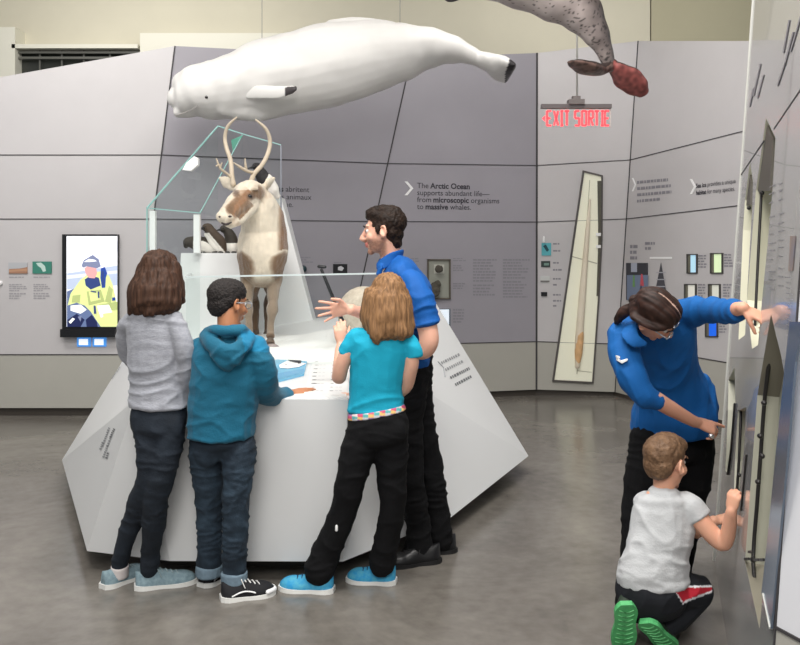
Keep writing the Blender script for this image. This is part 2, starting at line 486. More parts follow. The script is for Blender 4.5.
# portrait screen
ms = thing('display_screen', 'tall portrait screen showing person in yellow parka', 'screen', P1.on(92, 336))
b = MB(); pxpoly(b, P1, [(64.5,330),(119.5,330),(119.5,234.5),(64.5,234.5)], .06); build(b, 'casing', M_black, ms)
b = MB(); pxpoly(b, P1, [(63.5,336.5),(118,336.5),(118,328.5),(63.5,328.5)], .085); build(b, 'speaker_bar', M_black, ms)
def em(n, c, e=.55): return mat('screen_'+n, c, rough=.3, emit=e)
sm_ = [em('sky', (238,240,246)), em('sea', (178,190,212)), em('parka', (214,222,150)), em('parka_shade', (172,184,120)), em('navy', (50,66,120)), em('face', (216,160,160)),
       em('rock', (96,112,150)), em('cloud', (214,218,232)), em('hat', (120,128,158)), em('white', (244,246,240)), em('glove', (40,70,150)), em('darkblue', (30,38,78))]
def S(x, y): return (x/4.96, 225+y/4.96)     # coordinates read off an enlarged view
b = MB()
shapes = [(0, [S(330,505),S(582,505),S(582,55),S(330,55)]), (7, [S(420,100),S(582,80),S(582,130),S(500,150),S(430,130)]), (1, [S(332,240),S(582,200),S(582,300),S(332,320)]), (7, [S(332,250),S(582,225),S(582,240),S(332,268)]),
  (6, [S(332,330),S(380,310),S(420,340),S(400,400),S(332,400)]),
  (2, [S(335,400),S(350,340),S(400,270),S(440,240),S(500,230),S(540,250),S(560,300),S(582,400),S(582,505),S(400,505)]),
  (3, [S(430,330),S(500,320),S(520,380),S(440,400)]), (3, [S(540,300),S(560,320),S(550,390),S(520,380)]), (3, [S(360,350),S(400,345),S(395,385),S(355,385)]), (2, [S(440,330),S(490,330),S(500,370),S(450,380)]),
  (4, [S(420,270),S(450,250),S(490,262),S(500,300),S(450,320),S(425,300)]), (5, [S(418,215),S(440,200),S(475,205),S(482,240),S(470,265),S(440,262),S(425,240)]),
  (8, [S(405,200),S(415,175),S(460,148),S(490,170),S(500,205),S(480,215),S(430,205),S(410,212)]), (0, [S(415,183),S(440,168),S(470,172),S(480,180),S(440,184)]),
  (10, [S(500,215),S(520,208),S(532,240),S(525,262),S(522,310),S(505,312),S(498,260)]), (4, [S(505,230),S(515,228),S(515,300),S(508,300)]),
  (3, [S(490,395),S(582,380),S(582,420),S(500,430)]), (9, [S(480,400),S(540,395),S(560,440),S(500,460)]), (2, [S(510,440),S(582,430),S(582,505),S(520,505)]),
  (6, [S(332,400),S(380,385),S(420,400),S(450,430),S(500,505),S(332,505)]), (11, [S(335,470),S(380,440),S(420,470),S(400,505),S(335,505)]), (9, [S(350,400),S(400,395),S(430,420),S(400,440),S(350,425)]),
  (11, [S(425,470),S(455,445),S(480,480),S(485,505),S(430,505)]), (4, [S(464,400),S(474,400),S(478,440),S(466,440)]), (4, [S(484,330),S(492,330),S(494,362),S(486,362)]), (4, [S(450,325),S(478,330),S(478,336),S(450,331)]),
  (9, [S(340,480),S(360,460),S(372,466),S(350,490)]), (8, [S(385,455),S(405,450),S(400,480)]), (10, [S(556,360),S(572,358),S(572,374),S(556,376)])]
for k, (mi, pts) in enumerate(shapes):
    b.face([P1.on(x, y, .0625+.0004*k) for x, y in pts], mi)
build(b, 'screen_picture', sm_, ms)
for i, (x0, lab) in enumerate(((77.5, 'small blue-lit caption tile under the screen, left one'), (93, 'small blue-lit caption tile under the screen, right one'))):
    t = thing('caption_tile', lab, 'label', P1.on(x0+6, 347), 'blue-lit caption tiles under the screen')
    b = MB(); pxpoly(b, P1, [(x0,346.5),(x0+13.5,346.5),(x0+13.5,337.5),(x0,337.5)], .012); build(b, 'backing', mat('blue_glow_plate', (70,140,215), emit=.7), t)
    b = MB(); pxpoly(b, P1, [(x0+1.5,345),(x0+10.5,345),(x0+10.5,339),(x0+1.5,339)], .004, .0135); build(b, 'tile_face', mat('tile_lit_white', (232,240,248), emit=.8), t)
# small things on the back wall
tag(build((lambda b: (b.tube([P2.on(303, 269, 0), P2.on(303, 269, .05)], [.04, .035], seg=20, n=1, cap=(0,.3)), b)[1])(MB()), 'round_viewer', mat('dark_teal_glass', (26,52,58), rough=.1), org=P2.on(303,273)),
    'small dark round viewer on back wall behind glass', 'viewer')
plate('photo_panel', 'small black wall photo with white spot, behind glass', 'picture', P2, (333, 264, 347, 274), [(1, [(338,267),(341,266),(344,268),(342,271),(338,270)])],
      [mat('pic_black', (22,22,26)), mat('pic_spot', (200,200,204))])
nb = thing('specimen_box', 'recessed wall box showing dark fossils beside the man', 'display box', P3.on(438, 299))
b = MB()
for P in ([(427,299),(450,299),(450,297.7),(427,297.7)], [(427,260.3),(450,260.3),(450,259),(427,259)], [(427,299),(428.3,299),(428.3,259),(427,259)], [(448.7,299),(450,299),(450,259),(448.7,259)]):
    pxpoly(b, P3, P, .03)
build(b, 'frame', mat('bronze_frame', (96,90,80), rough=.4), nb)
b = MB(); pxpoly(b, P3, [(428,298),(449,298),(449,260),(428,260)], .006); build(b, 'backing', mat('box_back', (150,152,142)), nb)
b = MB(); b.E(439, 269, 9.0, 4.5, 2, 4.2); b.E(434.5, 290, 9.02, 6, 2, 8); b.E(437.5, 284, 9.02, 4, 2, 4); organic(b, 'fossil', mat('fossil_stone', (78,74,66), rough=.8, var=.3, vs=30), nb, vox=.008, disp=wrinkle(.006, (25,25,25)))
b = MB(); pxpoly(b, P3, [(434,273.5),(444,273.5),(444,264.5),(434,264.5)], .004, .008); build(b, 'card', mat('box_card', (186,186,176)), nb)
plate('lit_screen', 'small glowing white screen low on the wall behind the man', 'screen', P3, (427, 308.5, 450, 326), [(1, [(428,325),(449,325),(449,309.5),(428,309.5)])],
      [M_steel, em('softwhite', (222,232,242))], th=.02)
# things on the corner wall, left column
plate('photo_panel', 'teal underwater wall picture, topmost in its column', 'picture', P4, (541.5, 243, 551, 255.5), [(1, [(543,246),(546,244.5),(549,250),(547,252)])], [mat('pic_teal', (86,172,182)), mat('pic_tealdark', (26,72,82))])
plate('photo_panel', 'dark green wall picture under the teal one', 'picture', P4, (541, 261, 550, 267), [(1, [(544,263),(549,263),(549,265.5),(544,265.5)])], [mat('pic_dkgreen', (46,60,58)), mat('pic_sage', (110,140,130))])
plate('photo_panel', 'white grey wall picture below the dark green one', 'picture', P4, (540.5, 276, 549.5, 282), [(1, [(540.5,282),(549.5,282),(549.5,280.5),(540.5,280.5)])], [mat('pic_pale', (196,198,196)), mat('pic_grey', (120,118,116))])
plate('specimen_fragment', 'black stone sliver mounted lowest on corner wall', 'stone', P4, (541, 292, 547, 296), [], [M_black], th=.02)
tag(build((lambda b: (b.T([(543.8,241.5,9.3,1.2),(543.8,237,9.3,1)]), b)[1])(MB()), 'small_bottle', M_white, org=W(543.8,242,9.3)), 'tiny white bottle mounted above the teal picture', 'bottle')

# tall slanted lit case in the corner wall
tc_ = thing('tusk_case', 'tall slanted glowing display case holding long tusk', 'display case', P4.on(573, 383))
out = [(582.5,170.5),(602.5,175.5),(602,240),(599,300),(593,383),(552,381)]
inn = [(584,172.5),(601,176.7),(600.5,240),(597.5,300),(591.8,381.5),(554,379.6)]
b = MB()
for i in range(6):
    j = (i+1) % 6
    pxpoly(b, P4, [out[i], out[j], inn[j], inn[i]], .03)
build(b, 'frame', mat('case_frame_grey', (84,80,78), rough=.4), tc_)
b = MB(); pxpoly(b, P4, inn, .006); build(b, 'lit_back', mat('case_lit_cream', (226,219,200), rough=.6, emit=.30), tc_)
b = MB(); pxpoly(b, P4, [(597.3,181),(600.8,181),(600.4,240),(597.8,296),(596.4,296),(598.2,240)], .02, .008); build(b, 'shade_strip', mat('case_shade', (92,86,74), rough=.7), tc_)  # dark strip painting the shade along the right side of the case
b = MB(); pxpoly(b, P4, [(577,371),(591.8,372.5),(591.7,371.9),(577.2,370.3)], .004, .008); pxpoly(b, P4, [(576.5,374),(577.3,374),(590,180),(589.4,180)], .004, .008)
pxpoly(b, P4, [(572,257),(597,264),(597,263),(572,256)], .004, .008); build(b, 'panel_edge', mat('case_edge', (186,178,158)), tc_)
b = MB(); a = [P4.on(x, y, .05) for x, y in ((577.5,366),(579,340),(582,300),(586,250),(590,200))]; b.tube(a, [.03,.045,.04,.03,.012], seg=14)
build(b, 'tusk', mat('tusk_ivory', (222,208,184), rough=.5, c2=(228,220,202), vs=3), tc_)
b = MB(); a = [P4.on(x, y, .056) for x, y in ((577.8,364),(578.6,352),(579.8,338),(580.5,328))]; b.tube(a, [.024,.044,.044,.03], seg=14); build(b, 'tusk_stain', mat('tusk_rust', (214,172,124), rough=.6, var=.2, vs=12), tc_)
for y in (245, 233):
    b = MB(); pxpoly(b, P4, [(596,y+3),(600.5,y+3),(600.5,y),(596,y)], .02, .02); build(b, 'clamp', M_white, tc_)
b = MB(); b.face([P4.on(x, y, .034) for x, y in inn]); build(b, 'glass_front', G, tc_)

# picture and chart on the right wall
plate('photo_panel', 'wall picture of blue scene with green and red figures', 'picture', P5, (627, 263, 648, 300),
      [(1, [(627,300),(648,300),(648,275),(627,275)]), (2, [(631,272),(637,272),(637,263),(631,263)]), (3, [(632.5,287),(635,287),(634.5,275),(633,275)]), (4, [(640,286),(644,286),(642.5,274),(641,274)]), (5, [(637,300),(645,300),(641,284)])],
      [mat('pic_dark', (56,56,64)), mat('pic_bluegrey', (112,126,152)), mat('pic_mist', (168,174,190)), mat('pic_greenfig', (104,150,92)), mat('pic_redfig', (196,80,92)), mat('pic_navy', (50,58,80))])
plate('chart_panel', 'triangular pyramid food chart in dark grey on wall', 'chart', P5, (650, 257, 672, 258.8), [(1, [(653,302),(668,302),(661,262)])] + [(2, [(656,y+1),(666,y+1),(665.5,y),(656.5,y)]) for y in (272, 279, 286, 293)],
      [M_white, mat('chart_dark', (70,70,78)), mat('chart_line', (170,170,178))], th=.004)
for i, (x0, y0, x1, y1, c, lab) in enumerate(((687.5,254,698,273.5,(168,206,226),'lit blue wall niche, upper left of four'), (711,253,723.5,273.5,(204,222,178),'lit pale green wall niche, upper right of four'),
        (685,284,697,303,(196,194,184),'grey lit wall niche above her shoulder, lower left'), (709,284,721,303,(192,192,180),'grey lit wall niche above her sleeve, lower right'),
        (682,318,692,338,(206,210,214),'pale wall niche beside blouse under her arm'), (706,319,718.5,337,(24,96,220),'bright blue wall niche below her outstretched arm'))):
    t = thing('wall_niche', lab, 'niche', P5.on((x0+x1)/2, y1), 'small lit niches in the right wall')
    b = MB()
    e = 1.0
    for P in ([(x0,y1),(x1,y1),(x1,y1-e),(x0,y1-e)], [(x0,y0+e),(x1,y0+e),(x1,y0),(x0,y0)], [(x0,y1),(x0+e,y1),(x0+e,y0),(x0,y0)], [(x1-e,y1),(x1,y1),(x1,y0),(x1-e,y0)]): pxpoly(b, P5, P, .014)
    build(b, 'frame', mat('niche_frame', (70,68,66), rough=.5), t)
    b = MB(); pxpoly(b, P5, [(x0+.5,y1-.5),(x1-.5,y1-.5),(x1-.5,y0+.5),(x0+.5,y0+.5)], .003); pxpoly(b, P5, [(x0+.6,y1-.6),(x0+3,y1-.6),(x0+3,y0+.6),(x0+.6,y0+.6)], .002, .0045, 1)
    build(b, 'lit_back', [mat('niche_%d' % i, c, emit=.55), mat('niche_side', (110,108,96))], t)

# ------------------------------------------------------------------ the near wall on the right
LE = .07
def nwp(X0, Y, z): return V((.38+.313*Y+LE*(z-1.95)+X0, Y, z))
PN = Plane(nwp(0,4.3,0), nwp(0,2.2,0), nwp(0,3,3))
PN.n = -PN.n if PN.n.x > 0 else PN.n
M_near = mat('glossy_grey_panel', (166, 165, 165), rough=.24, spec=.7, coat=.5, var=.02, vs=2)
M_nlow = M_near
openings = {
 'F': [(766,118),(775.5,138),(772.5,190),(767,250),(763,290),(758,345),(752,349),(747,300),(751,250),(756,190)],
 'G': [(750,161),(753,182),(752,210),(749,260),(745,335),(738.5,340),(740.5,290),(743,230),(745,200)],
 'C': [(734.5,367),(735.5,404),(732,440),(728,476),(725.5,470),(728,410),(728.5,380)],
 'D': [(738,411),(746,407),(744,450),(741,475),(737,511),(733.5,505),(735,460)],
 'E': [(771,314),(776,335),(781,355),(785,378),(775.6,470),(769.6,535),(763,593),(759.5,629),(745,562),(751,480),(757.5,395)],
}
def near_wall():
    bm = bmesh.new()
    outer = [nwp(0,4.3,0), nwp(0,4.3,3.4), nwp(0,2.2,3.4), nwp(0,2.2,0)]
    loops = [outer]+[[PN.on(x, y) for x, y in o] for o in openings.values()]
    edges = []
    for lp in loops:
        vs = [bm.verts.new(p) for p in lp]
        for a, c in zip(vs, vs[1:]+vs[:1]): edges.append(bm.edges.new((a, c)))
    bmesh.ops.triangle_fill(bm, edges=edges, use_beauty=True, use_dissolve=False, normal=PN.n)
    bm.normal_update()
    fs = list(bm.faces)
    for f in fs:
        if f.normal.dot(PN.n) < 0: f.normal_flip()
    me = bpy.data.meshes.new('wall_near'); bm.to_mesh(me); bm.free()
    return me
wn_ = tag(link('wall_near', near_wall(), M_near), kind='structure')
DEP = -PN.n*.07
b = MB(); p4 = [nwp(0,4.3,0), nwp(0,4.3,3.4)]
b.face([p4[0], p4[1], p4[1]+DEP*1.5, p4[0]+DEP*1.5])
b.face([nwp(0,4.3,3.4), nwp(0,2.2,3.4), nwp(0,2.2,3.4)+DEP*1.5, nwp(0,4.3,3.4)+DEP*1.5])
build(b, 'wall_end', M_near, wn_)
b = MB(); b.prism([nwp(0,4.3,0)+DEP*1.2, nwp(0,4.3,3.4)+DEP*1.2, nwp(0,2.2,3.4)+DEP*1.2, nwp(0,2.2,0)+DEP*1.2], DEP*.3); build(b, 'wall_backing', M_near, wn_)
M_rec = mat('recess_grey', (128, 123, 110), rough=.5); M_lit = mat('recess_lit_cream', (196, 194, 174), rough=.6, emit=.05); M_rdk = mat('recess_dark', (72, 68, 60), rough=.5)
for key, poly in openings.items():
    P = [PN.on(x, y) for x, y in poly]; Q = [p+DEP for p in P]
    b = MB()
    for i in range(len(P)):
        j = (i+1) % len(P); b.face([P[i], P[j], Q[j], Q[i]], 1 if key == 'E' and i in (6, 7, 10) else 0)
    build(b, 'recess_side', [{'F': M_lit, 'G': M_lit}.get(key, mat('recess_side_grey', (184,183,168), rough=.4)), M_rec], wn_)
    b = MB(); b.face(Q); build(b, 'recess_back', M_lit if key in 'FG' else mat('recess_pale', (176,178,164), rough=.5), wn_)
# dark upper lids of the two tall slots
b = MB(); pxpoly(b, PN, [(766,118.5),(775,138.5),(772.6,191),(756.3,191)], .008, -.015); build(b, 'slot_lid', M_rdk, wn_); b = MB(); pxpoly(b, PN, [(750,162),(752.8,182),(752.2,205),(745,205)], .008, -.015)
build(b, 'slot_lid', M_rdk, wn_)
b = MB()
def rod(pts, off, r=.006):
    b.tube([PN.on(x, y, off) for x, y in pts], [r]*len(pts), seg=8, n=2)
rod([(761.5,192),(758,260),(754,345)], -.02); rod([(748.5,206),(746,260),(743,330)], -.02)
rod([(773,335),(765,395),(761,450),(757,505),(753,560),(757,600)], -.02, .007)
rod([(741,412),(739,460),(736,505)], -.01); rod([(734.5,404),(731,450),(727.5,474)], .004, .005); rod([(746.5,455),(743,490),(741,510)], .004, .004)
for x, y in ((762,193),(749,208),(764,403),(762,456),(758,482),(753,560),(760,436),(739,475),(737,490)):
    b.ell(PN.on(x, y, -.01), (.009, .012, .009))
for x, y in ((751,552),(747,559),(757,560),(762,560)): b.bar(PN.on(x-2, y, 0), PN.on(x+2.2, y-.2, 0), .008, .008)
build(b, 'slot_rod', mat('dark_steel', (52,50,50), rough=.35, metal=.5), wn_)
b = MB(); pxpoly(b, PN, [(792,322),(806,322),(797.7,362),(789,462),(782,535),(773,629),(771,626),(763.6,593),(770,535),(776.4,470),(785.8,378)], .006, .002)
build(b, 'steel_strip', mat('bluish_steel', (138,152,172), rough=.25, metal=.7, var=.12, vs=3, stretch=(1,1,.3)), wn_)
b = MB(); b.bar(PN.on(764,594,.006), PN.on(771,628,.006), .01, .006); b.bar(nwp(-.003,4.3,0), nwp(-.003,4.3,3.4), .006, .008); build(b, 'bright_edge', mat('bright_edge', (196,196,190), rough=.3), wn_)
b = MB(); b.bar(PN.on(741,175,0), PN.on(764,141,0), .004, .006); b.bar(PN.on(774,129,0), PN.on(812,73,0), .003, .005); build(b, 'panel_joint', M_gap, wn_)
b = MB()
for (a, c, d, e) in ((777,86,785,62),(784,66,793,32),(757,98,763,75),(753,96,760,64),(790,52,803,8),(783,53,789,20),(749,107,753,88)):
    b.prism([PN.on(a, c, .001), PN.on(a+1.3, c, .001), PN.on(d+1.3, e, .001), PN.on(d, e, .001)], PN.n*.002)
build(b, 'wall_text', mat('soft_grey_print', (128,126,132)), wn_)
b = MB()
for y, s in ((183,-.55),(190,-.5),(199,-.45),(213,-.35),(222,-.3),(230,-.25),(239,-.15),(246,-.1),(255,0),(267,.05),(275,.1),(284,.12)):
    greek(b, PN, 769, y+4, 775, y+6, 1, slope=s); greek(b, PN, 778, y+1, 784, y+3, 1, slope=s)
for k in range(12): greek(b, PN, 786, 277+k*5.2, 794, 278.4+k*5.2, 1, slope=.1+k*.03)
build(b, 'wall_text', mat('soft_grey_print'  , (112,110,116)), wn_)
b = MB(); pxpoly(b, PN, [(789,271),(793,271),(796,236),(791,236)], .002); build(b, 'wall_picture', mat('pic_brownblue', (112,112,126), c2=(150,128,112), vs=12), wn_)
# near end panel, turned towards the camera
e0 = nwp(0,2.2,0); d_ = V((.34, -.94, 0)).normalized()*.75
M_endp = mat('white_grey_panel', (222, 223, 228), rough=.35)
e1 = nwp(0,2.2,3.4); zc = .575; ec = nwp(0,2.2,zc)
b = MB(); b.prism([ec, e1, e1+d_, ec+d_], (.12, .02, 0)); we = struct(b, 'wall_end_right', M_endp)
b = MB(); b.prism([e0, ec, ec+d_, e0+d_], (.12, .02, 0)); build(b, 'lower_panel', M_low, we)
b = MB(); b.bar(ec, ec+d_, .008, .008); b.bar(e0, e1, .006, .006); build(b, 'panel_joint', M_gap, we)

# ------------------------------------------------------------------ lights
def area(x, y, z, sx, sy, e, c=(1, .97, .93), tgt=None):
    l = bpy.data.lights.new('ceiling_and_fill_light', 'AREA'); l.shape = 'RECTANGLE'; l.size = sx; l.size_y = sy; l.energy = e; l.color = c  # hall lamps and added fill lamps share this name
    o = bpy.data.objects.new('ceiling_and_fill_light', l); COL.objects.link(o); o.location = (x, y, z)
    if tgt: o.rotation_euler = (V(tgt)-V((x,y,z))).to_track_quat('-Z', 'Y').to_euler()
    return o
LK = 1.0
area(-3.5, 5.5, 5.0, 1.6, 1.2, 130*LK, tgt=(-3.8, 8.2, 1.8))
area(-1.2, 2.0, 5.0, 2.0, 1.2, 130*LK, tgt=(-1.0, 4.6, .8))
area(0.2, 5.3, 5.0, 1.4, 1.2, 40*LK, tgt=(-.2, 6.0, 1.0))
area(1.0, 3.0, 5.0, 1.2, 1.2, 85*LK, tgt=(.9, 4.2, .6))
area(1.2, 6.4, 5.0, 1.2, 1.0, 50*LK, tgt=(1.4, 9.2, 1.4))
area(-3.2, 9.6, 5.0, 3.5, .6, 33*LK, tgt=(-3.2, 11.5, 4.0))
area(2.6, 9.9, 5.0, 3.0, .6, 16*LK, tgt=(2.8, 11.5, 4.2))
area(-.5, -1.6, 4.2, 3.0, 1.5, 165*LK, tgt=(0, 4, .9))  # fill lamp added behind the camera to brighten the front faces
area(.1, 2.4, 4.8, .8, 1.0, 55*LK, tgt=(1.4, 3.2, .9))  # extra lamp added to brighten the near wall
area(-.4, .2, 4.4, .8, .8, 30*LK, tgt=(1.1, 1.9, .9))  # fill lamp added for the pale near end panel
# ------------------------------------------------------------------ the white faceted display island
ZT = .88
def top(x, y): return Wz(x, y, ZT)
L_ = Wz(62, 460, .14); B0 = Wz(87, 551, .10); B1 = Wz(170, 561, .10); B2 = Wz(343, 561.5, .10); B3 = Wz(450, 518, .10); R_ = Wz(528.5, 456, .14)
T0 = top(128, 352); T1 = top(136, 399); T2 = top(348, 399.5); T3 = top(397, 373); TR = W(436, 303, 6.2)
TR = V((TR.x, 6.2, 1.2)); Tb1 = V((T0.x+.35, 7.5, ZT)); Tb2 = V((.2, 7.3, 1.15)); Tb0 = V((.05, 6.3, 1.15))
isl = thing('display_island', 'large white faceted display island in the middle of the hall', 'display stand', V(((B0.x+B2.x)/2, 5.2, 0)))
def fan(polys, name, m, par, bev=0):
    bm = bmesh.new(); key = {}
    def vv(p):
        k = tuple(round(c, 4) for c in p)
        if k not in key: key[k] = bm.verts.new(p)
        return key[k]
    for P in polys:
        bm.faces.new([vv(p) for p in P])
    bmesh.ops.recalc_face_normals(bm, faces=bm.faces)
    me = bpy.data.meshes.new(name); bm.to_mesh(me); bm.free()
    return link(name, me, m, par, smooth=False)
KL = V((-2.1, 7.5, .12)); KR = V((.72, 7.3, .12))
bottom_back = [KR, KL]
fan([[T1, T2, B2, B1], [T1, B1, B0], [T0, T1, L_], [T1, B0, L_], [T2, T3, B2], [T3, B3, B2], [T3, R_, B3], [T3, TR, R_],
     [T0, Tb1, T3, T2, T1], [Tb1, Tb0, T3], [Tb0, TR, T3], [Tb0, Tb1, Tb2], [Tb0, Tb2, TR], [TR, Tb2, KR], [TR, KR, R_], [T0, L_, KL], [T0, KL, Tb1], [Tb1, KL, KR, Tb2],
     [L_, B0, B1, B2, B3, R_, KR, KL]], 'body', M_lamw, isl)
b = MB(); cx = V((-.55, 5.6, 0))
ring = [V((p.x, p.y, 0)) for p in (L_, B0, B1, B2, B3, R_, KR, KL)]
ins = [p+(cx-p).normalized()*.22 for p in ring]
b.prism([p+V((0,0,.0)) for p in ins], (0,0,.125)); build(b, 'dark_base', M_base, isl)
# writing on the facets of the island
def fplane(a, b_, c): 
    p = Plane(a, b_, c); return p
PR = fplane(T3, TR, R_); PR2 = fplane(T3, R_, B3); PL = fplane(T1, B0, L_)
M_isltxt = mat('island_print', (150, 152, 155)); M_isldark = mat('island_print_dark', (104, 106, 110))
def words(pl, rows, name, m, par, h=2.6, th=.0012):
    for (xa, ya, xb, yb) in rows:
        b = MB()
        d = V((xb-xa, yb-ya)); n = d.length; t = d/n; o = V((t.y, -t.x)); s = 0
        while s < n-.6:
            w_ = min(random.uniform(.9, 2.0), n-s)
            q = [V((xa, ya))+t*s, V((xa, ya))+t*(s+w_)]
            pts = [q[0], q[1], q[1]+o*h, q[0]+o*h]
            b.face([pl.on(p.x, p.y, .003) for p in pts]); s += w_+.9
        build(b, name, m, par)
words(PR, [(442, 364, 461, 355), (446, 371, 464, 362)], 'facet_text', M_isltxt, isl, 2.6)
words(PR, [(451, 379, 470, 369.5), (456, 386, 473, 377)], 'facet_text', M_isldark, isl, 2.8)
b = MB(); b.bar(PR.on(438, 361.5, .003), PR.on(443.5, 367.5, .003), .008, .002); b.bar(PR.on(443.5, 367.5, .003), PR.on(445, 377, .003), .008, .002); build(b, 'chevron_mark', M_isltxt, isl)
words(PR2, [(418, 416, 429, 411.5), (418, 428, 430, 423.5)], 'facet_text', M_isltxt, isl, 2.6); words(PR2, [(420, 441, 427, 437)], 'facet_text', M_isldark, isl, 3)
words(PL, [(101, 450, 104, 441), (104, 458, 108.5, 445), (103, 447, 110, 428), (108, 447, 113, 434)], 'facet_text', M_isltxt, isl, 2.0)
words(PL, [(107, 459, 109, 453), (111, 438, 115, 429)], 'facet_text', M_isldark, isl, 2.0)
words(fplane(T0, T1, L_), [(112, 379, 116, 373), (117, 372, 121, 366)], 'facet_text', M_isltxt, isl, 1.0)
# printed guide sheet and picture on the top
PT = Plane(top(200, 399), top(300, 399), top(250, 365)); PT.n = V((0,0,1))
t = thing('guide_sheet', 'white printed guide sheet with rows of tiny animal icons on table top', 'sheet', top(330, 395))
b = MB(); b.prism([top(x, y)+V((0,0,.001)) for x, y in ((303,398),(346,398),(352,352),(316,351))], (0,0,.004)); build(b, 'sheet', mat('sheet_white', (240,240,238), rough=.3), t)
b = MB()
for k in range(11):
    y = 355+k*3.7
    for xa in (318-k*.55, 334-k*.25):
        p = top(xa, y)+V((0,0,.0062)); s_ = random.uniform(.006, .013)
        pts = [p+V((s_*math.cos(a)*random.uniform(.8,1.6), s_*.9*math.sin(a), 0)) for a in np.linspace(0, 6.28, 7)[:-1]]
        b.face(pts)
build(b, 'icons', M_txt, t)
b = MB()
for k in range(11):
    y = 355+k*3.7
    for xa in (321-k*.5, 337-k*.2):
        for q in range(2):
            p = top(xa+q*4, y)+V((0,0,.0062)); b.face([p, p+V((.014,0,0)), p+V((.014,.008,0)), p+V((0,.008,0))])
build(b, 'fine_print', mat('pale_print', (176,178,182)), t)
t = thing('picture_tile', 'light blue picture tile with white swimming bear on table top', 'picture', top(288, 385))
b = MB(); b.prism([top(x, y)+V((0,0,.001)) for x, y in ((273,384),(304,376),(307,363),(271,361))], (0,0,.012)); build(b, 'tile', mat('ice_blue', (112,186,222), rough=.25), t)
b = MB()
z2 = V((0,0,.0145))
b.face([top(x, y)+z2 for x, y in ((273,383),(304,375),(304.5,371),(290,373.5),(273,377))]); build(b, 'lower_band', mat('ice_blue2', (92,166,210), rough=.25), t)
b = MB(); b.face([top(x, y)+z2*1.05 for x, y in ((279,367.5),(287,363),(297,364),(306,366),(299,369.5),(288,371),(280,370.5))]); build(b, 'white_figure', M_white, t)
b = MB()
for P in (((288,362.3),(301,362.8),(301.5,364.5),(296,365.5),(290,364)), ((284,366),(288,368),(286,367.6)), ((273,374),(278,373),(278,374.5),(273,376)), ((297,364.6),(301,364),(301,366),(298,366.4))):
    b.face([top(x, y)+z2*1.12 for x, y in P])
build(b, 'dark_marks', M_txt, t)
b = MB(); b.ell(top(271, 353)+V((0,.05,.0)), (.07,.05,.06)); b.ell(top(276,355)+V((0,.03,0)), (.05,.04,.04)); tag(organic(b, 'rock_specimen', mat('grey_pink_stone', (150,138,136), rough=.7, var=.2, vs=20), org=top(272,356), vox=.008), 'small grey pink rock on the table beside the blue picture', 'rock')

# ------------------------------------------------------------------ white plinth, tall white wedge, snow
b = MB(); zt = W(180, 253, 6.3).z
p0 = W(181, 253, 6.3); p1 = W(240, 253, 6.3)
b.prism([V((p0.x, 6.3, zt)), V((p1.x, 6.3, zt)), V((p1.x, 6.3, ZT)), V((p0.x-.04, 6.3, ZT))], (0, .55, 0))
tag(build(b, 'bird_plinth', M_lamw, org=V(((p0.x+p1.x)/2, 6.55, ZT))), 'white plinth carrying the two murres, left of the reindeer', 'plinth')
b = MB(); Yw = 7.1
pts = [W(262,197,Yw), W(281,197,Yw), W(317,345,Yw), W(236,345,Yw), W(238,253,Yw)]
pts[2].z = ZT; pts[3].z = ZT
b.prism(pts, (0,.25,0)); tag(build(b, 'white_wedge', M_lamw, org=V((pts[2].x-.3, Yw+.1, ZT))), 'tall tapering white slab standing behind the reindeer', 'slab')
def snow():
    b = MB(); n = 46; m = 26; vs = []
    x0, x1, y0, y1 = -1.5, -.22, 5.25, 6.98
    for j in range(m+1):
        row = []
        for i in range(n+1):
            x = x0+(x1-x0)*i/n; y = y0+(y1-y0)*j/m
            e = min(i/n, 1-i/n, j/m, 1-j/m); e = min(1, e*6)
            h = .045+.04*noise.noise(V((x*2.4, y*2.4, 1)))+.015*noise.noise(V((x*9, y*9, 3)))
            h += .08*math.exp(-((x+.5)**2/.04+(y-6.2)**2/.1))
            row.append(b.bm.verts.new((x, y, ZT+max(.002, h*e))))
        vs.append(row)
    for j in range(m):
        for i in range(n):
            f = b.bm.faces.new([vs[j][i], vs[j][i+1], vs[j+1][i+1], vs[j+1][i]]); f.smooth = True
    return tag(build(b, 'snow_base', mat('snow_white', (238,238,236), rough=.7, bump=.3, bs=60), org=V((-.75, 6.1, ZT))), 'low white artificial snow under the reindeer hooves', 'snow', kind='stuff')
snow()

# ------------------------------------------------------------------ glass
def pane(name, label, pts, th=.012, edge=True, e=.008, cat='glass pane', edges=None):
    c = V((0,0,0))
    for p in pts: c += V(p)
    c /= len(pts)
    lo = min(V(p).z for p in pts)
    t = thing(name, label, cat, V((c.x, c.y, lo)))
    b = MB(); b.face(pts); build(b, 'sheet', G, t)
    if edge:
        b = MB(); n = len(pts)
        for i in (edges if edges is not None else range(n)):
            b.bar(pts[i], pts[(i+1) % n], e, e)
        build(b, 'edge', M_gedge, t)
    return t
gl = thing('glass_barrier', 'low clear glass barrier across front of the reindeer display', 'glass barrier', V((-.75, 5.15, ZT)))
g0, g1 = W(186, 277, 5.15), W(378, 273.5, 5.15)
b = MB(); b.face([V((g0.x,5.15,ZT)), V((g1.x,5.15,ZT)), g1, g0]); build(b, 'sheet', G, gl)
b = MB(); g2 = V((-.03, 6.3, g1.z)); b.face([V((g1.x,5.15,ZT)), V((g2.x,6.3,ZT)), g2, g1]); build(b, 'side_sheet', G, gl)
b = MB(); b.bar(g0, g1, .008, .010); b.bar(g1, g2, .008, .01); b.bar(g0, V((g0.x-.25, 6.3, g0.z)), .008, .01); build(b, 'edge', mat('glass_edge_pale', (196,206,206), rough=.2), gl)
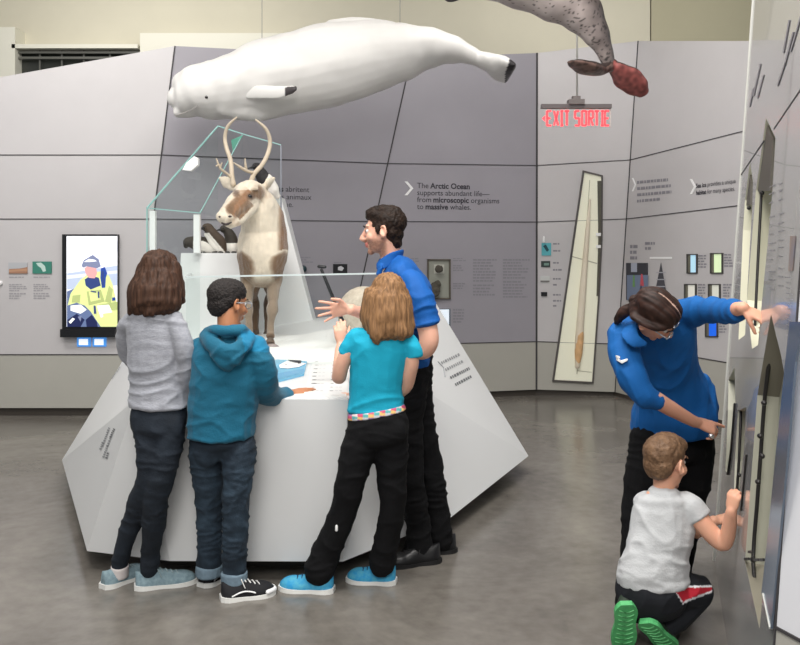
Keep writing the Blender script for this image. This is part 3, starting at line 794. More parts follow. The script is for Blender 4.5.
A = W(147, 208, 6.2); Bt = W(200, 213, 6.2); P_ = W(218, 126, 6.95); Q_ = W(243, 134, 6.95); R2 = W(281, 145, 6.95)
ca = thing('glass_case', 'tall angular clear glass case with green edges around the birds', 'glass case', V(((A.x+Bt.x)/2, 6.5, ZT)))
b = MB()
A0 = V((A.x, A.y, ZT)); Bt0 = V((Bt.x, Bt.y, zt+.002)); P0 = V((P_.x, P_.y, zt)); R0 = V((R2.x+.02, R2.y, 1.9))
b.face([A0, V((Bt.x, Bt.y, ZT)), Bt, A]); b.face([A, Bt, Q_, P_]); b.face([A0, A, P_, V((P_.x, P_.y, ZT))])
b.face([Q_, R2, V((R2.x,R2.y,1.75)), Bt])
build(b, 'sheets', G, ca)
b = MB()
for p, q, w_ in ((A, P_, .010), (P_, Q_, .009), (Q_, R2, .008), (A, Bt, .007), (Bt, Q_, .006), (A0, A, .009)): b.bar(p, q, w_, w_)
build(b, 'edge', M_gedge, ca)
b = MB(); b.bar(V((R2.x,R2.y,1.75)), R2, .01, .01); build(b, 'rear_edge', mat('glass_edge_dim', (132,136,146), rough=.2), ca)
b = MB(); b.box((A.x+.015, 6.21, ZT), (A.x+.055, 6.25, A.z-.02)); build(b, 'post', M_white, ca)
b = MB(); b.box((Bt.x-.05, 6.21, zt), (Bt.x-.005, 6.25, Bt.z-.01)); build(b, 'post', M_white, ca)
b = MB(); b.prism([W(x, y, 6.9) for x, y in ((231,140),(243,135),(233,152))], (0,.01,0)); build(b, 'corner_reflection', mat('green_reflection', (86,150,132), rough=.3), ca)  # green reflection in the glass corner, made as a solid coloured piece
b = MB(); b.prism([W(x, y, 6.5) for x, y in ((182,170),(186,163),(194,156),(198,158),(198,165),(191,171))], (0,.05,0)); tag(build(b, 'ice_chunk', M_white, org=W(190,171,6.52), bevel=.004), 'small white angular chunk fixed on the sloping glass', 'ice chunk')
# thin black spear leaning in the case and the pale rounded specimen
b = MB(); b.tube([W(321.5, 270, 5.4), W(345, 327, 5.4)], [.010, .013], seg=8, n=1); b.T([(319,266.5,5.4,1.8),(325,267,5.4,1.6)], seg=8, n=1)
tag(build(b, 'black_rod', M_black, org=W(345,327,5.4)), 'thin black rod leaning inside the glass display', 'rod')
b = MB(); b.E(364, 313, 5.8, 27, 24, 27); b.E(385, 318, 5.8, 24, 22, 22); b.E(362, 335, 5.8, 20, 20, 14)
def c_seal(p, n):
    k = noise.noise(p*30)*.5+noise.noise(p*90)*.5
    return (206-30*k-12, 194-32*k-12, 178-34*k-12)
tag(organic(b, 'pale_mammal_mount', mat('pale_fur', (200,190,175), rough=.9, attr=True, bump=.3, bs=150), org=V((-.15,5.8,ZT+.05)), vox=.012, col=c_seal), 'rounded pale beige animal mount behind the man\'s raised hand', 'animal mount')

# ------------------------------------------------------------------ reindeer
YR = 6.0
def reindeer():
    rd = thing('reindeer', 'stuffed reindeer with pale chest, brown legs and curved antlers', 'reindeer', V((W(262,345,YR).x, YR+.2, ZT+.05)))
    b = MB()
    # chest, shoulders and trunk running back from the camera
    b.T([(265,232,6.0,22,20),(263,252,5.98,24.5,25),(262,268,6.02,22,22),(262,279,6.05,15,15)], cap=(.6,.5))
    b.T([(262,245,6.05,24,30),(263,247,6.25,25,34),(263,249,6.5,25,34),(263,250,6.75,24,30),(263,250,6.88,18,22)], side=(1,0,0), cap=(.6,.6))
    # neck up to the head
    b.T([(264,240,6.02,24,22),(263,222,5.98,22,22),(259,208,5.93,19,20),(254,197,5.88,15,16)])
    # front legs
    for (hx, kx, fx, y3, Yd) in ((248,248,250,340,6.0),(275,273,270.5,344,5.96)):
        b.T([(hx,256,6.04,11,14),(hx+(262-hx)*.06,276,6.04,8.6,10),(kx,290,6.02,6.4,7),(kx,302,6.0,5.0,5.5),(kx-.3,309,5.98,5.8,6),(fx+(kx-fx)*.4,320,5.99,3.6,4),(fx,332,6.0,3.6,4),(fx,336,5.98,4.4,5)], cap=(1,.4))
    # hind legs with hock
    for (x0, xf) in ((252,255),(272,268)):
        b.T([(x0,262,6.72,12,18),(x0,282,6.62,9,11),(x0,295,6.76,5.4,6),(xf,302,6.82,4.6,5),(xf,322,6.72,3.6,4),(xf,334,6.70,4,4.4)], cap=(1,.4))
    # tail
    b.T([(263,240,6.95,5),(263,250,7.0,4)])
    # head: skull, cheeks, muzzle turned left
    b.E(249.5, 194, 5.84, 17, 16, 13.5); b.E(244, 200, 5.76, 13.5, 13, 13)
    b.T([(250,193,5.80,14,13),(240,202,5.70,12.5,11.5),(231,211,5.60,10,9.5),(225,218,5.54,8.6,8)], cap=(1,.8))
    b.T([(248,206,5.76,11,10),(239,217,5.65,8,7),(230,224,5.56,5.6,5)], cap=(1,.8))   # lower jaw
    b.E(223.8, 217, 5.54, 7.6, 7, 6.5)
    b.E(262, 196, 5.88, 3.5, 5, 5); b.E(254, 189, 5.72, 5, 4, 2.5)
    for (x0, y0, x1, y1, Ya, r) in ((235,188,220,178,5.92,6.4),(262,190,274,178,5.9,7.6)):
        b.T([(x0,y0,5.86,3.2,3),((x0+x1)/2,(y0+y1)/2-.5,Ya,r,3),(x1,y1,Ya+.02,2.0,1.5)], side=(.5,0,.8))
    def col(p, n):
        x = CX+p.x*F/p.y; y = HY-(p.z-H)*F/p.y
        k = noise.noise(p*9)*7+noise.noise(p*30)*3.5
        cream = V((214,203,184)); brown = V((112,88,66)); dark = V((92,72,56)); leg = V((146,128,110)); tan = V((150,112,82))
        c = cream.copy()
        def mixc(c, d, t): t = max(0, min(1, t)); return c*(1-t)+d*t
        if p.y < 6.6 and y > 226 and y < 300:                     # brown shoulder patches on each side
            for cx_, s in ((241, 1), (284, -1)):
                t = 1-abs((x-cx_)/15)-max(0, (262-y)/26)
                c = mixc(c, brown, (t*2.4+k*.06-max(0,(257-y)/6)) if y > 246 else 0)
        if y > 278: c = mixc(c, leg, (y-278)/7)
        if y > 288: c = mixc(c, leg*.93, (k+5)/10)
        if y > 331 and p.y < 6.6: c = mixc(c, dark*1.25, (y-331)/6)
        if p.y > 6.25: c = mixc(c, brown, (p.y-6.25)/.3+k*.06)
        if x > 276 and y < 250 and y > 190: c = mixc(c, tan*.8, (x-277)/5+k*.04)
        if p.y < 5.97 and y < 226:                                # face
            u = ((x-240)*.72+(y-200)*.69)                          # along muzzle
            d_ = abs((x-240)*.69-(y-203)*-.72*-1); u = (y-196)*.72-(x-247)*.69; v_ = (x-247)*.72+(y-196)*.69
            t = (1-abs(v_+1)/9.5)*(1 if -6 < u < 24 else 0); c = mixc(c, tan*.96, t*1.7+k*.09)
            if u > 2 and abs(v_-7) < 4.5 and u < 22: c = mixc(c, brown*1.1, .75+k*.1)
            if 4 < u < 20 and abs(v_+5) < 2.5: c = mixc(c, brown, .6+k*.08)
            t = 1-((x-230)**2/26+(y-209)**2/40); c = mixc(c, brown, t*1.2)
            t = 1-((x-257)**2/60+(y-192)**2/70); c = mixc(c, brown, t*1.4+k*.05)
            t = 1-((x-251)**2/26+(y-196.5)**2/20); c = mixc(c, dark, t*1.2)
            t = 1-((x-236)**2/20+(y-193)**2/24); c = mixc(c, dark, t)
            if y > 183 and y < 190 and x > 236 and x < 258: c = mixc(c, cream, .7)
            t = 1-((x-223)**2/50+(y-218)**2/36); c = mixc(c, cream*1.02, t*2)
        c = c*(1+k*.012)
        return tuple(max(0, min(255, q)) for q in c)
    def dsp(p, n):
        return .004*noise.noise(V((p.x*60, p.y*60, p.z*14)))+.006*noise.noise(p*12)
    organic(b, 'body', mat('reindeer_fur', (200,190,170), rough=.95, attr=True, bump=.5, bs=220, sheen=.3), rd, vox=.007, sm=5, disp=dsp, col=col)
    b = MB()                                                       # antlers
    q = 5.9
    b.T([(233,184,5.84,3.0),(232,176,5.84,2.3),(230.5,160,5.88,2.2),(226.5,148,5.92,2.1),(225,137,5.94,1.9),(228,126,5.92,1.6),(236.5,117.5,5.9,.9)], n=5, seg=10)
    b.T([(232,178,5.84,1.7),(226,173,5.8,1.3),(220,168,5.76,1.3),(216.5,159,5.74,.7)], n=4, seg=8); b.T([(220,168,5.76,1.2),(222,163,5.75,.6)], seg=8); b.T([(219,165,5.76,1.2),(216,166,5.7,.6)], seg=8)
    build(b, 'antler', mat('antler_bone', (192,178,158), rough=.6, var=.1, vs=20), rd)
    b = MB()
    b.T([(251,183,5.86,3.0),(254,174,5.86,2.3),(262,165,5.9,2.2),(268,153,5.94,2.2),(270,141,5.95,2.0),(266,129,5.92,1.7),(256,120,5.9,.9)], n=5, seg=10)
    b.T([(254,173,5.86,1.8),(247,171,5.82,1.6),(240,167,5.78,1.4),(234,163,5.76,.7)], n=4, seg=8); b.T([(246,170,5.82,1.6),(245,159,5.8,.7)], seg=8)
    build(b, 'antler', MATS['antler_bone'], rd)
    b = MB(); b.E(249.5, 196.3, 5.675, 2.6, 2.2, 2.0); build(b, 'eye', mat('wet_dark_eye', (22,14,12), rough=.08, spec=.9), rd)
    b = MB(); b.E(233.5, 196, 5.66, 1.6, 1.6, 1.8); build(b, 'eye', MATS['wet_dark_eye'], rd)
    b = MB(); b.E(230, 216.5, 5.475, 1.9, 1.4, 1.2); b.E(219.6, 216.8, 5.475, 1.2, 1.2, 1.1); b.T([(222,223,5.485,1),(226,224.5,5.485,1.4),(231,222.5,5.50,.9)], seg=8); build(b, 'nostril', mat('dark_nostril', (54,44,42), rough=.4), rd)
    for (fx, fy, Yd) in ((250,341,6.0),(270.5,345,5.96),(255,337,6.69),(268,337,6.69)):
        b = MB(); b.T([(fx,fy-5,Yd,3.6,4),(fx-.3,fy-2,Yd-.02,4.6,6),(fx-.3,fy,Yd-.03,5,7)], cap=(.3,.1), seg=12); build(b, 'hoof', mat('dark_hoof', (92,80,70), rough=.5), rd)
    return rd
reindeer()

# ------------------------------------------------------------------ sea birds
M_bw = mat('bird_white', (232,228,220), rough=.8); M_bd = mat('bird_feather', (60,52,44), rough=.7, attr=True)
def bird(name, label, parts, colf, Yb, bill, eye, foot, group=None, feet=True):
    t = thing(name, label, 'bird', foot, group)
    b = MB(); parts(b); organic(b, 'body', M_bd, t, vox=.005, sm=4, col=colf, disp=lambda p, n: .0015*noise.noise(p*60))
    b = MB(); b.T(bill, seg=8); build(b, 'bill', M_black, t)
    b = MB(); b.E(eye[0], eye[1], eye[2], .7, .7, .7); build(b, 'eye', MATS['wet_dark_eye'], t)
    if feet:
        b = MB()
        for dx in (-3, 3): b.T([(CX+foot.x*F/foot.y+dx, HY-(foot.z-H)*F/foot.y-1, foot.y, 1.1),(CX+foot.x*F/foot.y+dx-3, HY-(foot.z-H)*F/foot.y-.6, foot.y-.03, 1.3)], seg=8)
        build(b, 'foot', mat('bird_foot', (60,58,54), rough=.6), t)
    return t
DK = (58,50,42); WH = (232,228,220)
def pxof(p): return CX+p.x*F/p.y, HY-(p.z-H)*F/p.y
def c1(p, n):
    x, y = pxof(p)
    if x < 193 and y < 252: return DK
    return DK if y < 240.5+(x-190)*.02+max(0,(x-203)*.45) else WH
bird('murre', 'murre lying on the white plinth, tail to the left, white belly', lambda b: (b.T([(188,243,6.5,4,4),(196,243,6.5,7,7),(206,245,6.5,8,8),(216,247,6.5,5.5,6)], side=(0,1,0)), b.T([(194,240,6.5,4),(187,241,6.52,3.5),(186,246,6.54,2.5)])), c1, 6.5,
     [(219,248,6.46,1.2),(222,250,6.45,.6)], (217,246,6.44), V((W(204,254,6.5).x, 6.5, zt)), 'murres on the white plinth')
def c2(p, n):
    x, y = pxof(p)
    return WH if (y > 233 and x < 203+(y-226)*.85) else (70,58,48)
bird('murre', 'murre with raised dark head, bill pointing left, nearest on plinth', lambda b: (b.E(207.5,227.5,6.42,5.6,5,4.4), b.T([(209,229,6.42,4.8),(214,235,6.43,5.2,5.5),(220,242,6.45,6,6),(222,249,6.46,5,5)]), b.T([(207,234,6.43,3),(214,243,6.45,4.5),(219,249,6.46,4)])), c2, 6.42,
     [(203.5,228.3,6.39,1.6),(197.8,229.3,6.37,.5)], (205.5,226.3,6.35), V((W(220,254,6.46).x, 6.44, zt)), 'murres on the white plinth')
bird('murre', 'murre mostly hidden behind reindeer muzzle, only dark head showing', lambda b: (b.E(225,229,6.62,5.4,5,4.2), b.T([(227,230,6.62,4.6),(231,238,6.63,6,6),(233,248,6.63,7,7)])), lambda p, n: (54,48,42) if pxof(p)[1] < 243 else WH, 6.62,
     [(221,229.5,6.6,1.5),(216.5,230.3,6.58,.5)], (223.5,228,6.55), V((W(233,254,6.62).x, 6.6, zt)), 'murres on the white plinth')
tb = W(270, 196, 6.9)
bird('guillemot', 'black bird with white belly perched on top of the tall slab', lambda b: (b.E(256.5,166.5,6.85,4.6,4.2,3.8), b.T([(258,167,6.85,4.0),(261,174,6.87,6.5,6.5),(266,182,6.88,8.5,8),(272,190,6.9,7.5,7),(277,196,6.92,3.5,3.5)])), lambda p, n: WH if (pxof(p)[0] > 263+(190-pxof(p)[1])*.35 and pxof(p)[1] > 174) else (34,32,34), 6.85,
     [(253.5,167,6.82,1.5),(248,168.5,6.8,.5)], (255.5,165.5,6.78), V((tb.x, 6.9, W(270,197,6.9).z)))

# ------------------------------------------------------------------ beluga
def beluga():
    Y = 7.4
    t = thing('beluga_whale', 'life-size white beluga whale model hanging above the display', 'whale', W(330, 110, Y))
    b = MB()
    b.T([(177,98,Y,11,12),(184,97,Y,20,22),(198,92,Y,27,28),(215,90,Y,29.5,30),(238,86,Y,33,34),(265,79,Y,39,38),(295,73,Y,40,39),(325,66,Y,42,39),(352,61,Y,39,36),(378,55,Y,35,32),(402,52,Y,29,27),(428,48,Y,21,21),(450,49,Y,14.5,15),(468,54,Y,9.5,10),(482,61,Y,6.5,7)], side=(0,0,1), n=4, seg=26, cap=(.9,.5))
    b.E(187, 84, Y, 15, 17, 13)                       # melon
    b.T([(196,104,Y,13,13),(186,109,Y,10,10),(178,113,Y,5.5,7)], side=(0,0,1), cap=(1,.8))   # beak
    b.T([(225,100,Y-.1,16,12),(250,107,Y-.05,15,14),(275,104,Y,14,14)], side=(0,0,1))     # throat folds and chest
    b.E(240, 110, Y, 24, 20, 10)
    b.T([(330,24,Y,4,5),(360,22,Y,5,6),(392,25,Y,4,5)], side=(0,0,1))                 # dorsal ridge
    b.T([(476,58,Y,7,8),(488,62,Y,9,16),(500,68,Y,10,34),(510,74,Y,6,40)], side=(0,0,1), cap=(1,.3), seg=24)  # flukes, seen almost edge on
    b.T([(497,66,Y,9,10),(506,70,Y,8.5,8)], side=(0,0,1))
    def col(p, n):
        x, y = pxof(p)
        c = (216,214,211)
        if x > 505 and (x-505)*.9+(y-66)*.35 > 2.2 + 1.2*noise.noise(p*12): c = (38,34,36)
        return c
    def dsp(p, n):
        x, y = pxof(p)
        w_ = .006*noise.noise(V((p.x*3, p.y*4, p.z*7)))+.004*noise.noise(p*9)
        if 205 < x < 300: w_ += .005*math.sin((x+(y-90)*.35)*.33)*noise.noise(p*3)
        return w_
    organic(b, 'body', mat('beluga_skin', (218,216,214), rough=.42, attr=True, spec=.4), t, vox=.014, sm=8, disp=dsp, col=col)
    b = MB(); b.T([(247,93,Y-.24,6,2.2),(262,92,Y-.34,7,2.6),(278,92,Y-.4,6.5,2.2),(290,90,Y-.42,4.6,1.8),(296,88,Y-.43,2.6,1.2)], side=(0,0,1))
    organic(b, 'flipper', mat('beluga_flipper', (236,234,232), rough=.42, attr=True), t, vox=.008, sm=3, col=lambda p, n: (52,46,48) if pxof(p)[0] > 285 and pxof(p)[1] > 86+(296-pxof(p)[0])*.12 else (214,212,209))
    b = MB(); b.E(206.5, 97, Y-.235, 1.7, 1.2, 1.7); build(b, 'eye', MATS['wet_dark_eye'], t)
    b = MB(); b.T([(176,115.4,Y-.06,.5),(184,113,Y-.13,.45),(192,109.5,Y-.18,.4),(198,105,Y-.215,.3)], seg=6); build(b, 'mouth_line', mat('mouth_shadow', (170,164,160)), t)
    for x, y in ((262, 45), (400, 25)):
        p = W(x, y, Y); b = MB(); b.tube([p, V((p.x, p.y, 5.3))], [.003,.003], n=1, seg=6); build(b, 'hanging_wire', M_metal, t)
beluga()

# ------------------------------------------------------------------ mottled whale high on the right
def narwhal():
    Y = 5.5
    t = thing('spotted_whale', 'grey mottled whale model with dark spots, only tail end in view', 'whale', W(540, 20, Y))
    b = MB()
    b.T([(610,68,Y,6,5),(604,50,Y-.02,9,8),(595,32,Y-.04,14,14),(581,12,Y-.05,21.5,22),(560,-8,Y-.05,32,30),(530,-32,Y,43,42),(490,-56,Y+.1,54,54),(440,-76,Y+.2,60,58),(390,-90,Y+.3,56,54),(350,-100,Y+.35,42,42),(325,-105,Y+.38,26,28)], side=(0,0,1), n=4, seg=26)
    def col(p, n):
        x, y = pxof(p)
        k = noise.noise(p*9)*.5+noise.noise(p*28)*.5
        base = V((168,156,152))*(1+.1*k)
        dark = V((70,62,60))
        side = (x-(592+(y-20)*.33))/9                     # darker along the back (right side)
        tt = max(0, min(.8, .35+side*.35+k*.4))
        c = base*(1-tt)+dark*tt
        s = noise.noise(p*64+V((5,5,5)))
        dens = max(0, min(1, (x-540)/60))
        if s > .52-.24*dens: c = c*(1-.8)+V((46,42,42))*.8
        return tuple(c)
    organic(b, 'body', mat('whale_skin', (150,140,138), rough=.35, attr=True, spec=.5), t, vox=.012, sm=6, col=col, disp=lambda p, n: .003*noise.noise(p*8))
    b = MB()
    b.T([(612,64,Y,5,5),(600,70,Y-.02,5,9),(588,68,Y-.1,5.5,13),(578,64,Y-.16,3.6,10),(571,61.5,Y-.2,1.4,5)], side=(0,0,1), seg=18, k=1.15)
    b.T([(610,64,Y,5,5),(618,70,Y+.02,5.5,10),(627,78,Y+.06,6.3,15),(636,86,Y+.1,6.3,13),(643,93,Y+.13,3.6,7)], side=(-.5,0,.85), seg=18)
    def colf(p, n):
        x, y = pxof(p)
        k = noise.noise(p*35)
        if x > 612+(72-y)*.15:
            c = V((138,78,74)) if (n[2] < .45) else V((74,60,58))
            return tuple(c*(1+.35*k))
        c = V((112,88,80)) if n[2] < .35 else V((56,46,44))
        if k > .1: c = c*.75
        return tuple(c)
    organic(b, 'tail_flukes', mat('fluke_skin', (120,90,80), rough=.35, attr=True), t, vox=.007, sm=3, col=colf)
    b = MB(); b.T([(470,-22,Y-.5,9,3),(462,-8,Y-.6,8,3),(453,-1,Y-.66,5,2.5),(447,0,Y-.7,2,2)], seg=12); organic(b, 'flipper', mat('dark_flipper', (58,54,56), rough=.4, var=.2, vs=20), t, vox=.008, sm=3)
    for x, y in ((500,-100), (400,-140)):
        p = W(x, y, Y+.1); b = MB(); b.tube([p, V((p.x, p.y, 5.3))], [.003,.003], n=1, seg=6); build(b, 'hanging_wire', M_metal, t)
narwhal()

# ------------------------------------------------------------------ exit sign
def exit_sign():
    Y = 7.2
    t = thing('exit_sign', 'red lit EXIT SORTIE sign hanging from the ceiling', 'sign', W(577, 128, Y))
    b = MB(); p = W(577, 100, Y); b.tube([p, V((p.x, p.y, 5.3))], [.008,.008], n=1, seg=10, cap=(0,0)); build(b, 'rod', mat('pale_rod', (196,194,188), rough=.4), t)
    b = MB(); q = W(568, 105, Y); r = W(583.5, 100, Y); b.box((q.x, Y-.05, q.z), (r.x, Y+.05, r.z)); q = W(572, 100.5, Y); r = W(580, 96.5, Y); b.box((q.x, Y-.03, q.z), (r.x, Y+.03, r.z)); build(b, 'canopy', mat('sign_grey', (122,114,112), rough=.4), t)
    b = MB(); q = W(541, 108.5, Y); r = W(611, 104.5, Y); b.box((q.x, Y-.03, q.z), (r.x, Y+.03, r.z)); build(b, 'top_bar', mat('sign_bar', (112,104,104), rough=.4), t)
    b = MB(); q = W(541.5, 128, Y); r = W(611, 108, Y); b.face([V((q.x,Y,q.z)),V((r.x,Y,q.z)),V((r.x,Y,r.z)),V((q.x,Y,r.z))]); build(b, 'clear_panel', G, t)
    b = MB(); b.bar(W(610.5,128,Y-.01), W(610.5,109,Y-.01), .008, .008); build(b, 'panel_edge', mat('edge_pale', (206,196,192)), t)
    red = mat('exit_red', (255,70,78), emit=1.35); core = red
    b = MB()
    def stroke(x, y, pts, w=1.9):
        for p, q in zip(pts, pts[1:]):
            b.bar(W(x+p[0], y+p[1], Y-.012), W(x+q[0], y+q[1], Y-.012), w*Y/F, .006, up=(0,1,0))
    h = 14.5; wd = 4.2
    G_ = {'E': [[(wd,0),(0,0),(0,h),(wd,h)], [(0,h/2),(wd*.85,h/2)]], 'X': [[(0,0),(wd,h)], [(wd,0),(0,h)]], 'I': [[(0,0),(2.6,0)], [(1.3,0),(1.3,h)], [(0,h),(2.6,h)]], 'T': [[(0,0),(wd,0)], [(wd/2,0),(wd/2,h)]],
          'S': [[(wd,0),(0,0),(0,h/2),(wd,h/2),(wd,h),(0,h)]], 'O': [[(0,0),(wd,0),(wd,h),(0,h),(0,0)]], 'R': [[(0,h),(0,0),(wd,0),(wd,h/2),(0,h/2)], [(wd*.4,h/2),(wd,h)]]}
    for ch, x in zip('EXIT', (547,554,560.5,564.8)):
        for st in G_[ch]: stroke(x, 111, st)
    for ch, x in zip('SORTIE', (575,582,588.8,594.8,601,604.8)):
        for st in G_[ch]: stroke(x, 111, st)
    b.prism([W(542,118.5,Y-.015), W(545.2,115.5,Y-.015), W(545.2,121.5,Y-.015)], (0,.006,0))
    build(b, 'lettering', red, t)
exit_sign()
# ------------------------------------------------------------------ people
def basis(fwd, up=(0,0,1)):
    f = V(fwd).normalized(); u = V(up); u = (u-f*u.dot(f)).normalized(); r = f.cross(u).normalized()
    return Matrix((r, f, u)).transposed()
class Head:
    def __init__(s, c, fwd, up=(0,0,1), size=1.0):
        s.c = V(c); s.R = basis(fwd, up); s.k = size
    def p(s, x, y, z): return s.c + s.R @ (V((x,y,z))*s.k)
    def e(s, mb, c, r, rot=None):
        R = s.R @ rot if rot else s.R
        mb.ell(s.p(*c), tuple(q*s.k for q in r), R)
    def t(s, mb, pts, rad, **kw):
        side = s.R @ V(kw.pop('side', (1,0,0)))
        rr = [tuple(q*s.k for q in r) if isinstance(r, tuple) else r*s.k for r in rad]
        mb.tube([s.p(*q) for q in pts], rr, side=side, **kw)
def head(mb, h, beard=0):
    h.e(mb, (0,-.012,.035), (.073,.093,.080))
    h.e(mb, (0,.022,-.012), (.062,.070,.090))
    h.e(mb, (0,.030,-.065), (.046,.050,.042))
    h.e(mb, (0,.070,-.096), (.020,.018,.017))                 # chin
    h.e(mb, (0,.075,.030), (.048,.016,.012))                  # brow
    h.t(mb, [(0,.088,.020),(0,.102,-.008),(0,.114,-.030),(0,.100,-.040)], [(.007,.008),(.009,.009),(.0125,.012),(.011,.009)], n=2, seg=12)
    h.e(mb, (.010,.097,-.034), (.008,.010,.007)); h.e(mb, (-.010,.097,-.034), (.008,.010,.007))
    h.e(mb, (0,.088,-.058), (.022,.011,.006)); h.e(mb, (0,.086,-.069), (.019,.011,.007))     # lips
    for s in (-1, 1):
        h.e(mb, (s*.038,.062,-.025), (.022,.020,.024))        # cheek
        h.t(mb, [(s*.066,.0,-.012),(s*.074,-.006,-.006)], [(.014,.022),(.017,.031)], side=(0,1,0), n=2, seg=12, cap=(.3,.3))
        h.t(mb, [(s*.072,.004,-.030),(s*.079,-.012,-.026),(s*.082,-.020,-.002),(s*.080,-.012,.022),(s*.074,.004,.020)], [.006,.006,.0065,.006,.005], n=3, seg=8)
def eyes(h, t, iris=(60,44,34), brow=(50,36,28)):
    b = MB()
    for s in (-1, 1): 
        b = MB(); h.e(b, (s*.030,.0755,.006), (.0115,.0115,.0095)); build(b, 'eye', mat('eye_white', (228,224,220), rough=.2), t)
        b = MB(); h.e(b, (s*.031,.0868,.006), (.006,.0025,.006)); build(b, 'iris', mat('iris_%d' % iris[0], iris, rough=.15), t)
        b = MB(); h.t(b, [(s*.012,.094,.026),(s*.030,.096,.031),(s*.048,.084,.025)], [(.003,.003),(.004,.003),(.002,.002)], n=3, seg=8); build(b, 'eyebrow', mat('brow_%d' % brow[0], brow, rough=.8), t)
def hand(mb, w, f, n, thumb=1, s=1.0, spread=.1, curl=(.3,.3,.3,.3), tcurl=.3, tout=.8):
    """w wrist, f finger direction, n back-of-hand normal, thumb side sign; adult size s=1"""
    w = V(w); f = V(f).normalized(); n = V(n); n = (n-f*n.dot(f)).normalized(); sd = f.cross(n).normalized()*thumb
    P = lambda a, b_, c: w+(f*a+sd*b_+n*c)*s
    mb.tube([P(-.02,0,0), P(.012,0,0), P(.05,.0,0), P(.085,-.002,0)], [(.024*s,.018*s),(.027*s,.018*s),(.038*s,.0165*s),(.039*s,.013*s)], side=sd, n=3, seg=16, cap=(.5,.6))
    mb.tube([P(.015,.012,-.006), P(.045,.030,-.008)], [(.014*s,.014*s),(.012*s,.012*s)], side=sd, n=2, seg=10)
    base = [(.086,.030),(.091,.010),(.088,-.011),(.079,-.030)]; Ls = [.070,.079,.073,.057]; rr = [.0086,.0088,.0084,.0076]
    for i in range(4):
        a = -spread*(i-1.3)
        d = (f*math.cos(a)+sd*math.sin(a)).normalized(); p = P(base[i][0]-.012, base[i][1], 0); pts = [p, p+d*.014*s]; ang = 0; q = pts[-1]
        for k, fr in enumerate((.45,.31,.24)):
            ang += curl[i]*(1, 1.2, .8)[k]
            dd = d*math.cos(ang)-n*math.sin(ang); q = q+dd*Ls[i]*fr*s; pts.append(q)
        r = rr[i]*s
        mb.tube(pts, [r*1.05, r*1.05, r, r*.93, r*.84], side=sd, n=3, seg=10)
    d = (f*(1-tout*.55)+sd*tout-n*tcurl*.6).normalized(); p = P(.028,.026,-.004)
    d2 = (f*(1-tout*.25)+sd*tout*.45-n*tcurl).normalized()
    mb.tube([p, p+d*.036*s, p+d*.036*s+d2*.030*s, p+d*.036*s+d2*.052*s], [.0125*s,.0108*s,.0098*s,.0082*s], side=sd, n=3, seg=10)

